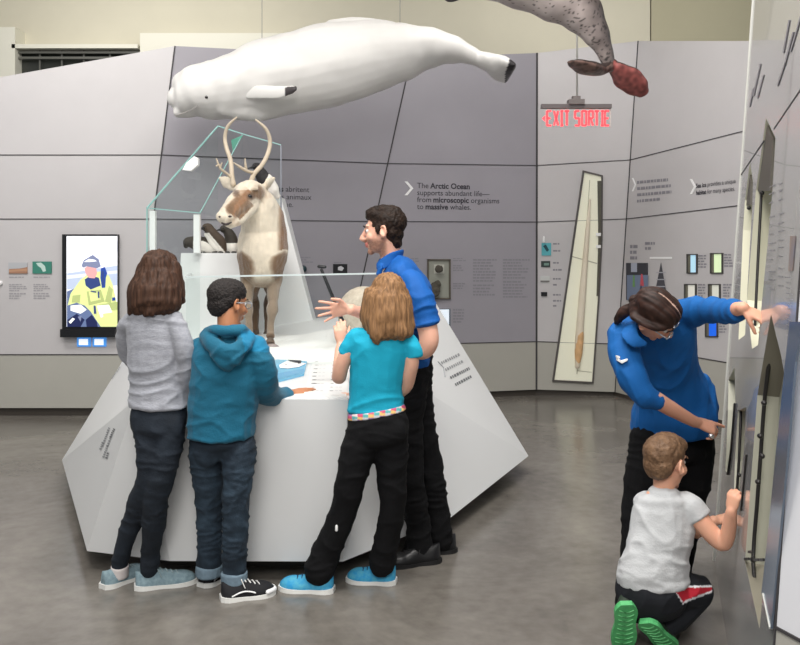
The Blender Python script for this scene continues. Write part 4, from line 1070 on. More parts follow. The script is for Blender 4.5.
def shoe(name, t, heel, toe, wd, um, sm_, label=None, pitch=0, lace=True, laces_m=None, high=.075, up=None, extra=None, lift=0):
    heel = V(heel); toe = V(toe); L_n = (toe-heel).length; f = (toe-heel).normalized()
    u = V(up) if up else V((0,0,1)); u = (u-f*u.dot(f)).normalized(); r = f.cross(u)
    M = Matrix((r, f, u)).transposed().to_4x4(); M.translation = heel
    N_ = 22; sec = []
    def wid(t_):
        return wd/2*(0.70+.30*min(1, t_/.15)*1.0-.12*math.exp(-((t_-.4)/.14)**2)+.12*math.exp(-((t_-.7)/.17)**2))*math.sqrt(max(0, 1-max(0, (t_-.78)/.225)**2))*math.sqrt(max(.0, 1-max(0, (.10-t_)/.115)**2))
    def hei(t_):
        if t_ < .33: return high*(1-.10*math.sin(t_/.33*math.pi))
        if t_ < .72: k = (t_-.33)/.39; k = k*k*(3-2*k); return high*(1-k)+.052*k
        k = (t_-.72)/.28; return .052*math.sqrt(max(0, 1-(k*.93)**2))+.0
    bm = bmesh.new(); rings = []; S_ = 20; zs = .014
    for i in range(N_+1):
        t_ = .008+.984*i/N_; a = max(.003, wid(t_)); h_ = hei(t_)*.92
        ring = []
        for j in range(S_):
            th = math.pi*2*j/S_; cx_ = math.cos(th); sz = math.sin(th)
            x = a*abs(cx_)**.75*(1 if cx_ > 0 else -1); z = (h_ if sz > 0 else .004)*abs(sz)**(.8)*(1 if sz > 0 else -1)
            if sz > 0: x *= 1-.42*max(0, z/high)*(1 if t_ < .72 else .3)
            ring.append(bm.verts.new((x, t_*L_n, zs+z)))
        rings.append(ring)
    for a, b_ in zip(rings, rings[1:]):
        for j in range(S_): bm.faces.new([a[j], a[(j+1) % S_], b_[(j+1) % S_], b_[j]])
    bm.faces.new(rings[0][::-1]); bm.faces.new(rings[-1])
    bmesh.ops.recalc_face_normals(bm, faces=bm.faces); bm.transform(M)
    me = bpy.data.meshes.new(name); bm.to_mesh(me); bm.free()
    o = link(name, me, um, t, smooth=True)
    if label: o['label'] = label
    b = MB(); out = []
    ts = [i/16 for i in range(17)]
    for t_ in ts: out.append((wid(max(.01, min(.99, t_)))+.004, t_*(L_n+.008)-.004))
    for t_ in ts[::-1]: out.append((-wid(max(.01, min(.99, t_)))-.004, t_*(L_n+.008)-.004))
    lo = [V((x, y, 0.0)) for x, y in out]; hi = [V((x*.97, y, .019+.003*math.cos(y/L_n*6))) for x, y in out]
    a = [b.bm.verts.new(M @ p) for p in lo]; c = [b.bm.verts.new(M @ p) for p in hi]
    n_ = len(a); b.bm.faces.new(a); b.bm.faces.new(c[::-1])
    for i in range(n_): b.bm.faces.new([a[(i+1) % n_], a[i], c[i], c[(i+1) % n_]])
    bmesh.ops.recalc_face_normals(b.bm, faces=b.bm.faces)
    so = build(b, 'sole', sm_, o)
    if lace:
        b = MB()
        for k in range(4):
            t_ = .40+k*.085; z = hei(t_)*.92+zs+.001; a_ = wid(t_)*.42
            b.tube([M @ V((-a_, t_*L_n, z-.008)), M @ V((0, t_*L_n+.003, z+.002)), M @ V((a_, t_*L_n+.012, z-.008))], [.0028]*3, n=2, seg=6)
        b.tube([M @ V((0, .40*L_n, hei(.4)*.92+zs)), M @ V((.022,.36*L_n, hei(.36)*.9+.022)), M @ V((.034,.42*L_n, hei(.42)*.6+.01))], [.0025]*3, n=3, seg=6)
        b.tube([M @ V((0, .40*L_n, hei(.4)*.92+zs)), M @ V((-.022,.36*L_n, hei(.36)*.9+.022)), M @ V((-.034,.43*L_n, hei(.42)*.6+.01))], [.0025]*3, n=3, seg=6)
        build(b, 'laces', laces_m or mat('lace_white', (225,225,222)), o)
    if extra: extra(M, L_n, wid, hei, o)
    return o
def skinm(n, c, v=.04): return mat(n, c, rough=.5, sss=.12, var=v, vs=14, spec=.4)
def cap_hair(h, name, m, t, nb=1.0, dn=0, amp=.006, f=70, vox=.005, sides=1.0, extra=None, fz=30, seed=0):
    b = MB()
    h.e(b, (0,-.022,.046), (.081,.096,.080))
    h.e(b, (0,-.053*nb,.0), (.070*sides,.053,.066))
    h.e(b, (0,-.058*nb,-.032), (.056*sides,.036,.036))
    if extra: extra(b)
    def d(p, n_): return amp*(noise.noise(V((p.x*f, p.y*f, p.z*fz))+V((seed,0,0)))+.5*noise.noise(p*f*2.3))
    return organic(b, name, m, t, vox=vox, sm=4, disp=d)
def limbs(b, b2, paths, k=.8):
    for p in paths: b.T(p); b2.T(p, k=k)
def hairmat(n, c, c2, s=(45, 45, 4)): return mat(n, c, rough=.62, c2=c2, vs=2.2, stretch=s, bump=.6, bs=2.5, spec=.3, bumpd=.004)

# ---- girl in grey, far left ------------------------------------------------
def girl_grey():
    t = thing('person', 'person with long brown hair, grey long-sleeved top and dark jeans, leftmost', 'person', V((-1.17, 3.95, 0)))
    S1 = skinm('skin_light', (226,176,152))
    body = MB(); top_ = MB(); jeans = MB()
    legA = [(147,415,3.80,17,17),(150,445,3.79,14.5,16),(148,478,3.80,11.5,12),(141,498,3.86,11.5,12.5),(129,530,3.93,9.6,10.5),(121,556,3.98,8.3,8.5),(119,569,3.99,8.4,9)]
    legB = [(170,413,3.80,17,18),(168,440,3.79,16.5,17),(163,468,3.78,14,14),(157,492,3.80,13,13),(154,520,3.86,12,13),(151,548,3.93,9.6,10),(150,569,3.95,9,10)]
    limbs(jeans, body, [legA, legB], .78)
    jeans.T([(158,403,3.8,25,16),(159,414,3.8,28.5,20),(159,428,3.80,27,22)], cap=(.1,.5)); body.T([(158,400,3.8,22,16),(158,420,3.8,22,16)])
    jeans.E(147,426,3.755,13,9,15); jeans.E(171,425,3.755,13,9,15)
    tor = [(154,309,3.78,17,13),(154,317,3.78,27,17),(155,335,3.79,29,20),(156,360,3.79,28,19),(157,380,3.8,28,19),(158,398,3.8,29.5,21),(158,407,3.8,30,22)]
    top_.T(tor, cap=(.5,.1)); body.T([(154,312,3.78,20,12),(155,340,3.79,22,14),(156,395,3.8,22,15)])
    armR = [(174,320,3.76,9.5,10),(182,338,3.74,9.8,10),(186,360,3.75,8.8,9),(184.5,383,3.80,8.6,9),(187,392,3.88,8,8),(196,388,4.02,6.4,6.6)]
    armL = [(132,322,3.80,9.5,10),(126,330,3.84,9,10),(127,352,3.90,8,8),(138,368,4.0,7,7),(152,366,4.10,6,6)]
    limbs(top_, body, [armR, armL], .72)
    hand(body, W(199,387,4.06), (.6,.8,.0), (-.2,.2,1), 1, .85); hand(body, W(155,365,4.13), (.7,.7,0), (0,.1,1), -1, .85)
    h = Head(W(160, 276, 3.80), (.45,.88,-.12), size=.93)
    body.T([(156,318,3.78,11,11),(158,300,3.78,9.5,10),(159,284,3.79,10,10)])
    head(body, h)
    organic(body, 'body', S1, t, vox=.0055, sm=3)
    eyes(h, t)
    organic(top_, 'sweater', mat('heather_grey', (166,168,176), rough=.95, c2=(146,148,156), vs=40, stretch=(1,1,2.5), bump=.35, bs=120, sheen=.2), t, vox=.0065, sm=3, disp=wrinkle(.0075, (6,6,13), 3))
    organic(jeans, 'jeans', mat('dark_denim', (20,27,36), rough=.85, c2=(32,41,52), vs=7, bump=.3, bs=160), t, vox=.0065, sm=7, disp=wrinkle(.0065, (7,7,16), 5))
    b = MB()
    h.e(b, (0,-.015,.045), (.083,.095,.082)); h.e(b, (0,.03,.075), (.06,.055,.045))
    b.T([(158,262,3.80,12,14),(157,268,3.80,19,20),(157,280,3.79,24,23),(155,294,3.77,27.5,24),(155,306,3.75,26.5,20),(155,312,3.74,24,14)], cap=(.8,.4))
    b.T([(170,270,3.80,12,12),(176,290,3.81,9,12),(181,302,3.80,4,6)], cap=(1,.6)); b.T([(176,286,3.80,7,10),(183,297,3.79,2.4,3)])
    b.T([(140,285,3.77,10,10),(135,302,3.75,8,9),(131,312,3.75,4,6)]); b.T([(158,300,3.71,9,6),(150,311,3.70,6,5),(146,314.5,3.70,3,4)])
    st = strands(.006, 62, 4, 1)
    organic(b, 'hair', hairmat('brown_hair', (42,27,20), (84,58,44)), t, vox=.0055, sm=3, disp=st)
    up_ = mat('pale_blue_knit', (142,164,172), rough=.85, c2=(112,136,146), vs=60); so = mat('sole_white', (226,226,222), rough=.6)
    ll = mat('lace_pale', (150,168,172), rough=.8)
    shoe('shoe', t, (-1.375,3.93,0), (-1.235,4.13,0), .088, up_, so, laces_m=ll); shoe('shoe', t, (-1.225,3.93,0), (-.965,4.02,0), .088, up_, so, laces_m=ll)
    b = MB(); b.T([(120,565,3.99,8.6,9.2),(119.5,575,4.0,9,10)], cap=(.1,.2)); build(b, 'sock', mat('sock_white', (214,206,204), rough=.9), t)
girl_grey()

# ---- boy in teal hoodie ------------------------------------------------
def boy_teal():
    t = thing('person', 'person with short black hair, glasses, teal hoodie and rolled jeans', 'person', V((-.83, 3.85, 0)))
    S2 = skinm('skin_tan', (178,122,88))
    body = MB(); hd = MB(); jeans = MB()
    legA = [(205,438,3.81,16,18),(206,455,3.82,17.5,18),(208,485,3.86,14.5,15),(209,505,3.89,13.5,14),(209.5,535,3.93,12.6,13),(209,568,3.97,12,13)]
    legB = [(239,438,3.80,15.5,17),(239,455,3.78,17.5,18),(237,485,3.78,14.8,15),(236,505,3.79,14,14.5),(235,535,3.82,12.8,13),(234,576,3.86,12,13)]
    limbs(jeans, body, [legA, legB], .7)
    jeans.T([(222,424,3.80,26,17),(222,434,3.80,29,20),(222,446,3.79,32,23)], cap=(.1,.4)); jeans.E(208,452,3.75,15,9,15); jeans.E(237,452,3.75,15,9,15)
    tor = [(228,334,3.76,17,14),(228,342,3.76,30,19),(228,356,3.76,36,23),(226,375,3.76,36,25),(224,395,3.77,34.5,25),(222,415,3.78,34.5,26),(221,429,3.78,34.5,26),(221,437,3.78,33.5,25)]
    hd.T(tor, cap=(.5,.1)); body.T([(228,338,3.76,22,14),(226,380,3.76,26,18),(222,430,3.78,25,18)])
    armR = [(254,347,3.75,13,13),(262,365,3.74,13.5,14),(265,383,3.78,12.5,13),(268,394,3.86,11.5,12),(279,396.5,3.98,9.5,9.5),(287,395,4.05,8.5,8.5)]
    armL = [(201,350,3.78,13,13),(195,370,3.82,12.5,13),(197,390,3.92,11,11),(210,396,4.05,8.5,8.5)]
    hd.T(armR, cap=(1,.2)); hd.T(armL); body.T([(254,347,3.75,9),(262,365,3.74,9),(266,385,3.80,8),(279,396,3.98,6.5),(291,394,4.09,6,5)]); body.T(armL, k=.65)
    w_ = W(290,394,4.08)
    hand(body, w_, (.80,.30,-.02), (-.15,-.62,.8), 1, 1.0, spread=.07, curl=(.12,.12,.12,.12), tout=.5)
    hand(body, W(213,396,4.08), (.6,.8,0), (0,0,1), -1, .8)
    h = Head(W(228, 304, 3.78), (.66,.74,-.12), size=.90)
    body.T([(228,342,3.75,12,12),(228,328,3.75,10.5,11),(228,312,3.76,11,11)])
    head(body, h)
    organic(body, 'body', S2, t, vox=.005, sm=3)
    eyes(h, t)
    # hood folds lying on the back
    hd.T([(206,336,3.74,6,7),(212,345,3.66,8,8),(226,352,3.62,9,8),(241,347,3.65,8,8),(250,337,3.72,6,7)], side=(0,0,1))
    hd.T([(213,342,3.68,8),(222,358,3.63,9,7),(229,366,3.64,6,5)]); hd.T([(244,342,3.68,8),(236,356,3.63,8,7),(229,364,3.64,5,5)])
    hd.T([(208,333,3.76,5.5),(217,330,3.68,5),(230,331,3.66,5),(243,330,3.70,5),(248,334,3.76,5)], side=(0,0,1))
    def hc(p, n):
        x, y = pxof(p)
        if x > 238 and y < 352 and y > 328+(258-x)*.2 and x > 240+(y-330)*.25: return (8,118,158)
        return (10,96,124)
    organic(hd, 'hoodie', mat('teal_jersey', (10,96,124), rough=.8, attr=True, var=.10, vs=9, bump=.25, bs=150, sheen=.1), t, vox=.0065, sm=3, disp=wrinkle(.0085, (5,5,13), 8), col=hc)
    def jc(p, n):
        x, y = pxof(p); k = noise.noise(p*14)*.5+noise.noise(p*45)*.3
        c = V((28,40,52)); f = max(0, min(1, .35*math.exp(-((y-480)/22)**2)+.4*math.exp(-((y-530)/26)**2)+k*.6))
        return tuple(c*(1-f)+V((72,94,112))*f)
    organic(jeans, 'jeans', mat('blue_denim', (36,50,64), rough=.85, attr=True, bump=.3, bs=170), t, vox=.0065, sm=7, disp=wrinkle(.007, (8,8,18), 12), col=jc)
    for (x, y, Y) in ((209,569,3.965),(234,576,3.855)):
        b = MB(); b.T([(x,y-4,Y,13.4,14.2),(x,y+6,Y,13.2,14)], cap=(.15,.15), n=3); organic(b, 'jeans_cuff', mat('cuff_denim', (112,132,146), rough=.9, var=.12, vs=60), t, vox=.005, sm=2, disp=wrinkle(.002, (14,14,14), 2))
    cap_hair(h, 'hair', mat('black_hair', (24,20,20), rough=.75, c2=(44,38,36), vs=60, bump=.8, bs=120), t, amp=.004, f=110, sides=1.0, extra=lambda b: (h.e(b, (0,.0,.062), (.079,.090,.066)), h.e(b, (0,-.03,.02), (.082,.075,.06))), fz=110)
    b = MB()
    for s in (-1, 1):
        h.t(b, [(s*.078,-.01,.008),(s*.076,.05,.012),(s*.070,.088,.012)], [.0028]*3, n=2, seg=8)
        pts = [h.p(s*.034+.024*math.cos(a), .103-.002*abs(math.cos(a)), .004+.018*math.sin(a)) for a in np.linspace(0, 2*math.pi, 13)]
        b.tube(pts, [.0024]*13, n=1, seg=6)
    h.t(b, [(-.010,.105,.008),(.010,.105,.008)], [.0022]*2, n=1, seg=6)
    build(b, 'glasses', mat('glasses_silver', (190,196,202), rough=.2, metal=.6), t)
    def stripe(M, L, wid, hei, o):
        b = MB()
        for s in (-1, 1):
            pts = []
            for t_ in (.18,.30,.42,.52,.60): pts.append(M @ V((s*(wid(t_)*1.0-.0005), t_*L, .018+.022*math.sin((t_-.1)*5))))
            b.tube(pts, [.0035]*5, n=3, seg=6)
        build(b, 'side_stripe', M_white, o)
        b = MB(); pts = [M @ V((wid(t_)*1.0*sgn, t_*L, .018)) for sgn, t_ in ((-1,.86),(-1,.93),(1,.93),(1,.86))]
        b.tube([M @ V((-wid(.84), .84*L, .026)), M @ V((-wid(.95)*.8, .965*L, .024)), M @ V((0, 1.0*L, .022)), M @ V((wid(.95)*.8,.965*L,.024)), M @ V((wid(.84),.84*L,.026))], [.011]*5, n=4, seg=10); build(b, 'toe_cap', M_white, o)
    bk = mat('black_canvas', (24,24,28), rough=.8)
    so = mat('sole_white', (226,226,222), rough=.6)
    shoe('shoe', t, (-.925,3.95,0), (-.80,4.14,0), .092, bk, so, extra=stripe); shoe('shoe', t, (-.80,3.80,0), (-.575,3.885,0), .094, bk, so, extra=stripe)
boy_teal()

# ---- girl in cyan tee ------------------------------------------------
def girl_cyan():
    t = thing('person', 'person with straight light brown hair, bright cyan tee and flared black trousers', 'person', V((-.17, 3.97, 0)))
    S1 = skinm('skin_light', (226,176,152))
    body = MB(); tee = MB(); tr = MB()
    legL = [(365,430,3.84,18,19),(357,455,3.84,17.5,18),(351,480,3.84,15.5,16),(345,505,3.86,13.5,14),(336,530,3.88,13.5,14),(325,555,3.90,15,14),(319,571,3.90,15.8,14)]
    legR = [(391,428,3.86,18,19),(391,455,3.87,17.5,18),(392,480,3.88,15,16),(393,505,3.90,12.5,13.5),(389,530,3.93,12.5,13),(384,553,3.96,13.5,13),(382,564,3.97,13.5,13)]
    limbs(tr, body, [legL, legR], .62)
    tr.T([(377,410,3.84,27.5,19),(378,422,3.84,30.5,22),(379,437,3.84,30,23)], cap=(.1,.5)); tr.E(367,432,3.79,15,9,16); tr.E(391,430,3.79,15,9,16)
    body.T([(378,345,3.82,20,12),(378,400,3.84,21,14),(378,430,3.84,22,15)])
    tor = [(383,329,3.80,15,12),(382,336,3.80,29,16),(380,348,3.80,31,19),(378,370,3.81,27.5,18),(376,390,3.83,27,18),(376,404,3.84,28,19),(376,412,3.84,28.5,19.5)]
    tee.T(tor, cap=(.5,.1)); 
    tee.T([(358,337,3.80,9.5,10),(350,346,3.80,9.5,9.5),(346,353,3.81,9.5,9.5)], cap=(1,.1)); tee.T([(404,338,3.80,9.5,10),(411,348,3.79,10,10),(413,357,3.79,9.5,9.5)], cap=(1,.1))
    body.T([(358,339,3.80,8),(349,350,3.80,8),(342,365,3.81,7.6),(339,377,3.84,7.4),(339,370,3.90,6.6),(340,352,3.96,5.4),(341,345,3.98,4.6)])
    hand(body, W(341,345,3.98), (-.05,.1,1), (.2,-1,.2), 1, .8, spread=.04, curl=(.35,.4,.45,.5), tout=.5)
    body.T([(404,340,3.80,8),(411,358,3.79,8),(409,374,3.81,7.5),(404,388,3.86,7),(385,397,3.94,6),(360,398,4.0,5.2),(352,396.5,4.03,4.8)])
    hand(body, W(350,396,4.04), (-.95,.25,-.12), (0,-.5,1), 1, .8, spread=.08, curl=(.2,.25,.3,.35), tout=.4)
    h = Head(W(388, 299, 3.80), (-.25,.95,-.15), size=.93)
    body.T([(383,338,3.80,10.5,11),(385,322,3.80,9,9.5),(387,308,3.80,9.5,10)])
    head(body, h)
    organic(body, 'body', S1, t, vox=.005, sm=3); eyes(h, t)
    organic(tee, 'tee', mat('cyan_cotton', (18,168,200), rough=.8, var=.04, vs=6, bump=.15, bs=150), t, vox=.006, sm=3, disp=wrinkle(.0065, (6,6,11), 21))
    b = MB(); b.T([(376,409,3.84,28.8,20),(377,414.5,3.84,30,21)], cap=(.1,.1)); 
    cols = [(226,208,206),(206,88,120),(96,176,176),(232,190,120),(206,206,212),(150,120,170)]
    def bc(p, n):
        x, y = pxof(p); return cols[int(math.floor(x/5.5)+math.floor((y-x*.1)/3.2)*2+3*(n[1] > 0)) % 6]
    organic(b, 'waistband', mat('plaid_band', (220,200,200), attr=True, rough=.8), t, vox=.005, sm=2, col=bc)
    organic(tr, 'trousers', mat('black_jersey', (17,17,19), rough=.9, var=.15, vs=8, bump=.2, bs=150, spec=.25), t, vox=.0065, sm=9, disp=wrinkle(.0065, (6,6,12), 31))
    b = MB(); b.T([(336.5,526,3.80,1.2),(336.5,530,3.80,1.5)], seg=8, n=1); build(b, 'small_emblem', M_white, t)
    b = MB()
    h.e(b, (0,-.015,.045), (.083,.095,.082)); h.e(b, (0,.03,.075), (.06,.055,.045))
    b.T([(387,285,3.80,14,15),(387,291,3.80,22,22),(387,302,3.79,25,24),(388,315,3.77,25,22),(390,328,3.76,23.5,18),(391,337,3.75,22,14)], cap=(.8,.3))
    b.T([(372,295,3.79,9,11),(368,315,3.78,8,11),(371,330,3.76,6,8)]); b.T([(404,300,3.80,8,10),(408,318,3.79,6,9),(413,326,3.78,2.6,5)])
    b.T([(375,318,3.72,8,7),(376,334,3.71,7,6),(377,341,3.72,4,4)]); b.T([(396,318,3.72,9,7),(401,332,3.71,7,6),(402,337,3.72,4,4)])
    organic(b, 'hair', hairmat('light_brown_hair', (98,70,46), (164,124,86)), t, vox=.0055, sm=3, disp=strands(.0045, 70, 3, 4))
    bl = mat('sky_blue_knit', (34,146,204), rough=.8, c2=(90,176,200), vs=40); so = mat('sole_white', (226,226,222), rough=.6)
    ln = mat('lace_navy', (20,60,96))
    shoe('shoe', t, (-.305,3.90,0), (-.555,3.935,0), .092, bl, so, laces_m=ln); shoe('shoe', t, (-.02,4.0,0), (-.25,4.035,0), .092, bl, so, laces_m=ln)
girl_cyan()

# ---- man in blue shirt ------------------------------------------------
M_blue = mat('royal_blue_shirt', (0,86,164), rough=.75, var=.06, vs=7, bump=.15, bs=170)
def man():
    t = thing('person', 'person with dark hair and stubble in royal blue shirt gesturing with open hand', 'person', V((.1, 4.3, 0)))
    S1 = skinm('skin_man', (222,166,140))
    body = MB(); sh = MB(); tr = MB()
    legN = [(411,365,4.30,17,19),(408,395,4.28,19,20),(407,430,4.27,16,17),(410,465,4.27,13.5,14),(414,495,4.29,12.5,14),(418,525,4.31,12.3,13),(419,546,4.30,13,14)]
    legF = [(414,365,4.42,17,18),(415,400,4.43,18,18),(422,435,4.42,15.5,16),(430,470,4.42,13.5,14),(435,500,4.43,13,13),(439,525,4.43,12.5,12.5),(440,541,4.43,12.5,13)]
    limbs(tr, body, [legN, legF], .68)
    tr.T([(411,350,4.34,21,27),(411,366,4.35,22,29),(411,384,4.35,21,28)], cap=(.1,.5)); tr.E(418,380,4.34,13,22,16)
    tor = [(394,260,4.30,10.5,17),(399,270,4.30,18,37),(406,290,4.31,25,42),(408,310,4.32,25,40),(408,330,4.33,23,36),(409,348,4.34,22,34),(411,360,4.35,21,32),(411,366,4.35,20.5,31)]
    sh.T(tor, cap=(.5,.1)); body.T([(398,272,4.30,14,26),(406,300,4.31,16,28),(410,360,4.34,16,26)])
    # near arm: upper sleeve down, rolled at elbow, forearm forward
    sh.T([(411,283,4.14,14,13),(419,298,4.10,14.5,14),(424,312,4.09,13,13),(426,323,4.09,12.5,12.5)], cap=(1,.1))
    sh.T([(413.5,322,4.09,0+13.2,13),(427,321,4.09,13.2,13)][:0] or [(425.2,319,4.09,13.6,13.6),(426.4,325,4.09,13.6,13.6)], cap=(.2,.2), n=2)
    body.T([(411,283,4.14,10),(420,300,4.10,10),(426,322,4.09,10.4),(429,340,4.08,10),(424,351,4.09,8.6),(412,350,4.12,7.6),(396,348,4.16,6.4),(388,347,4.18,5.6)])
    hand(body, W(386,347,4.18), (-1,.1,.05), (0,-1,.3), 1, 1, curl=(.5,.5,.5,.5))
    # far arm stretched out to the left, forearm bare
    sh.T([(398,280,4.46,12,12),(388,297,4.50,11.5,11.5),(384,308,4.48,11,11)], cap=(1,.2))
    body.T([(398,280,4.46,9),(388,297,4.50,8.5),(384,310,4.48,8.5),(378,315,4.44,8),(366,314,4.38,6.8),(355,311,4.33,5.6),(351,310,4.31,5.4)])
    hand(body, W(350,309,4.31), (-1,-.10,-.05), (-.1,1,.25), -1, 1.0, spread=.20, curl=(.08,.06,.10,.18), tout=.75, tcurl=.5)
    h = Head(W(384, 231.5, 4.27), (-.985,.12,-.05), size=1.02)
    body.T([(396,268,4.30,12,13),(391,256,4.29,10.8,11.5),(388,242,4.28,12,12)])
    head(body, h)
    def fc(p, n):
        x, y = pxof(p); q = h.R.transposed() @ (p-h.c)/h.k
        c = V((230,176,152))
        if q.z < -.030 and q.z > -.125 and q.y > -.02+(-.03-q.z)*.0 and (p-h.c).length < .16:
            k = min(1, (-.030-q.z)/.022)*.62*min(1, (q.y+.02)/.02)
            if abs(q.x) < .02 and q.z > -.078 and q.z < -.050: k *= .35
            k *= .9+.35*noise.noise(p*120); k = max(0, min(.8, k)); c = c*(1-k)+V((104,72,56))*k
        if q.y > .08 and -.076 < q.z < -.05 and abs(q.x) < .022: c = V((188,112,102))
        return tuple(c)
    organic(body, 'body', mat('skin_stubble', (228,172,148), rough=.5, attr=True, sss=.1), t, vox=.005, sm=3, col=fc)
    eyes(h, t, brow=(36,26,20))
    organic(sh, 'shirt', M_blue, t, vox=.0065, sm=3, disp=wrinkle(.009, (5.5,5.5,11), 41))
    b = MB()                                       # collar
    b.T([(378,267,4.24,5,1.4),(384,263,4.225,6,1.4),(394,257,4.225,6,1.4),(401,254,4.27,5,1.4),(402,254,4.36,4.5,1.4)], side=(.35,0,1)); b.T([(379,268,4.23,5,1.6),(381,271,4.20,5,1.5),(377,274,4.19,2,1)], side=(.2,0,1))
    b.T([(378,266,4.26,4,1.4),(380,262,4.36,4.5,1.4),(392,256,4.41,4.5,1.4),(402,254,4.38,4.5,1.4)], side=(.3,0,1))
    organic(b, 'collar', M_blue, t, vox=.0045, sm=2)
    organic(tr, 'trousers', mat('black_cotton', (14,14,16), spec=.25, rough=.9, var=.2, vs=8, bump=.25, bs=150), t, vox=.007, sm=3, disp=wrinkle(.008, (6,6,14), 43))
    def ex(b):
        h.e(b, (0,.026,.084), (.066,.062,.044)); h.e(b, (0,.062,.094), (.050,.024,.024)); h.e(b, (0,.0,.10), (.060,.075,.032)); h.e(b, (0,-.04,.08), (.066,.06,.048)); h.e(b, (0,-.058,-.058), (.046,.028,.034))
        for s in (-1, 1): h.t(b, [(s*.073,.022,.02),(s*.071,.020,-.012)], [(.008,.016),(.004,.010)], side=(1,0,0), n=2, seg=8)
    cap_hair(h, 'hair', mat('dark_brown_hair', (26,18,14), rough=.6, c2=(46,32,24), spec=.25, vs=40, bump=.8, bs=70), t, amp=.005, f=55, extra=ex, fz=40, seed=4, nb=.85)
    sm2 = mat('black_rubber', (26,25,26), rough=.6); up_ = mat('black_leather', (24,24,26), rough=.38)
    shoe('shoe', t, (.20,4.30,0), (-.075,4.21,0), .105, up_, sm2, lace=True, laces_m=sm2, high=.085); shoe('shoe', t, (.29,4.45,0), (.02,4.38,0), .105, up_, sm2, laces_m=sm2, high=.085)
man()

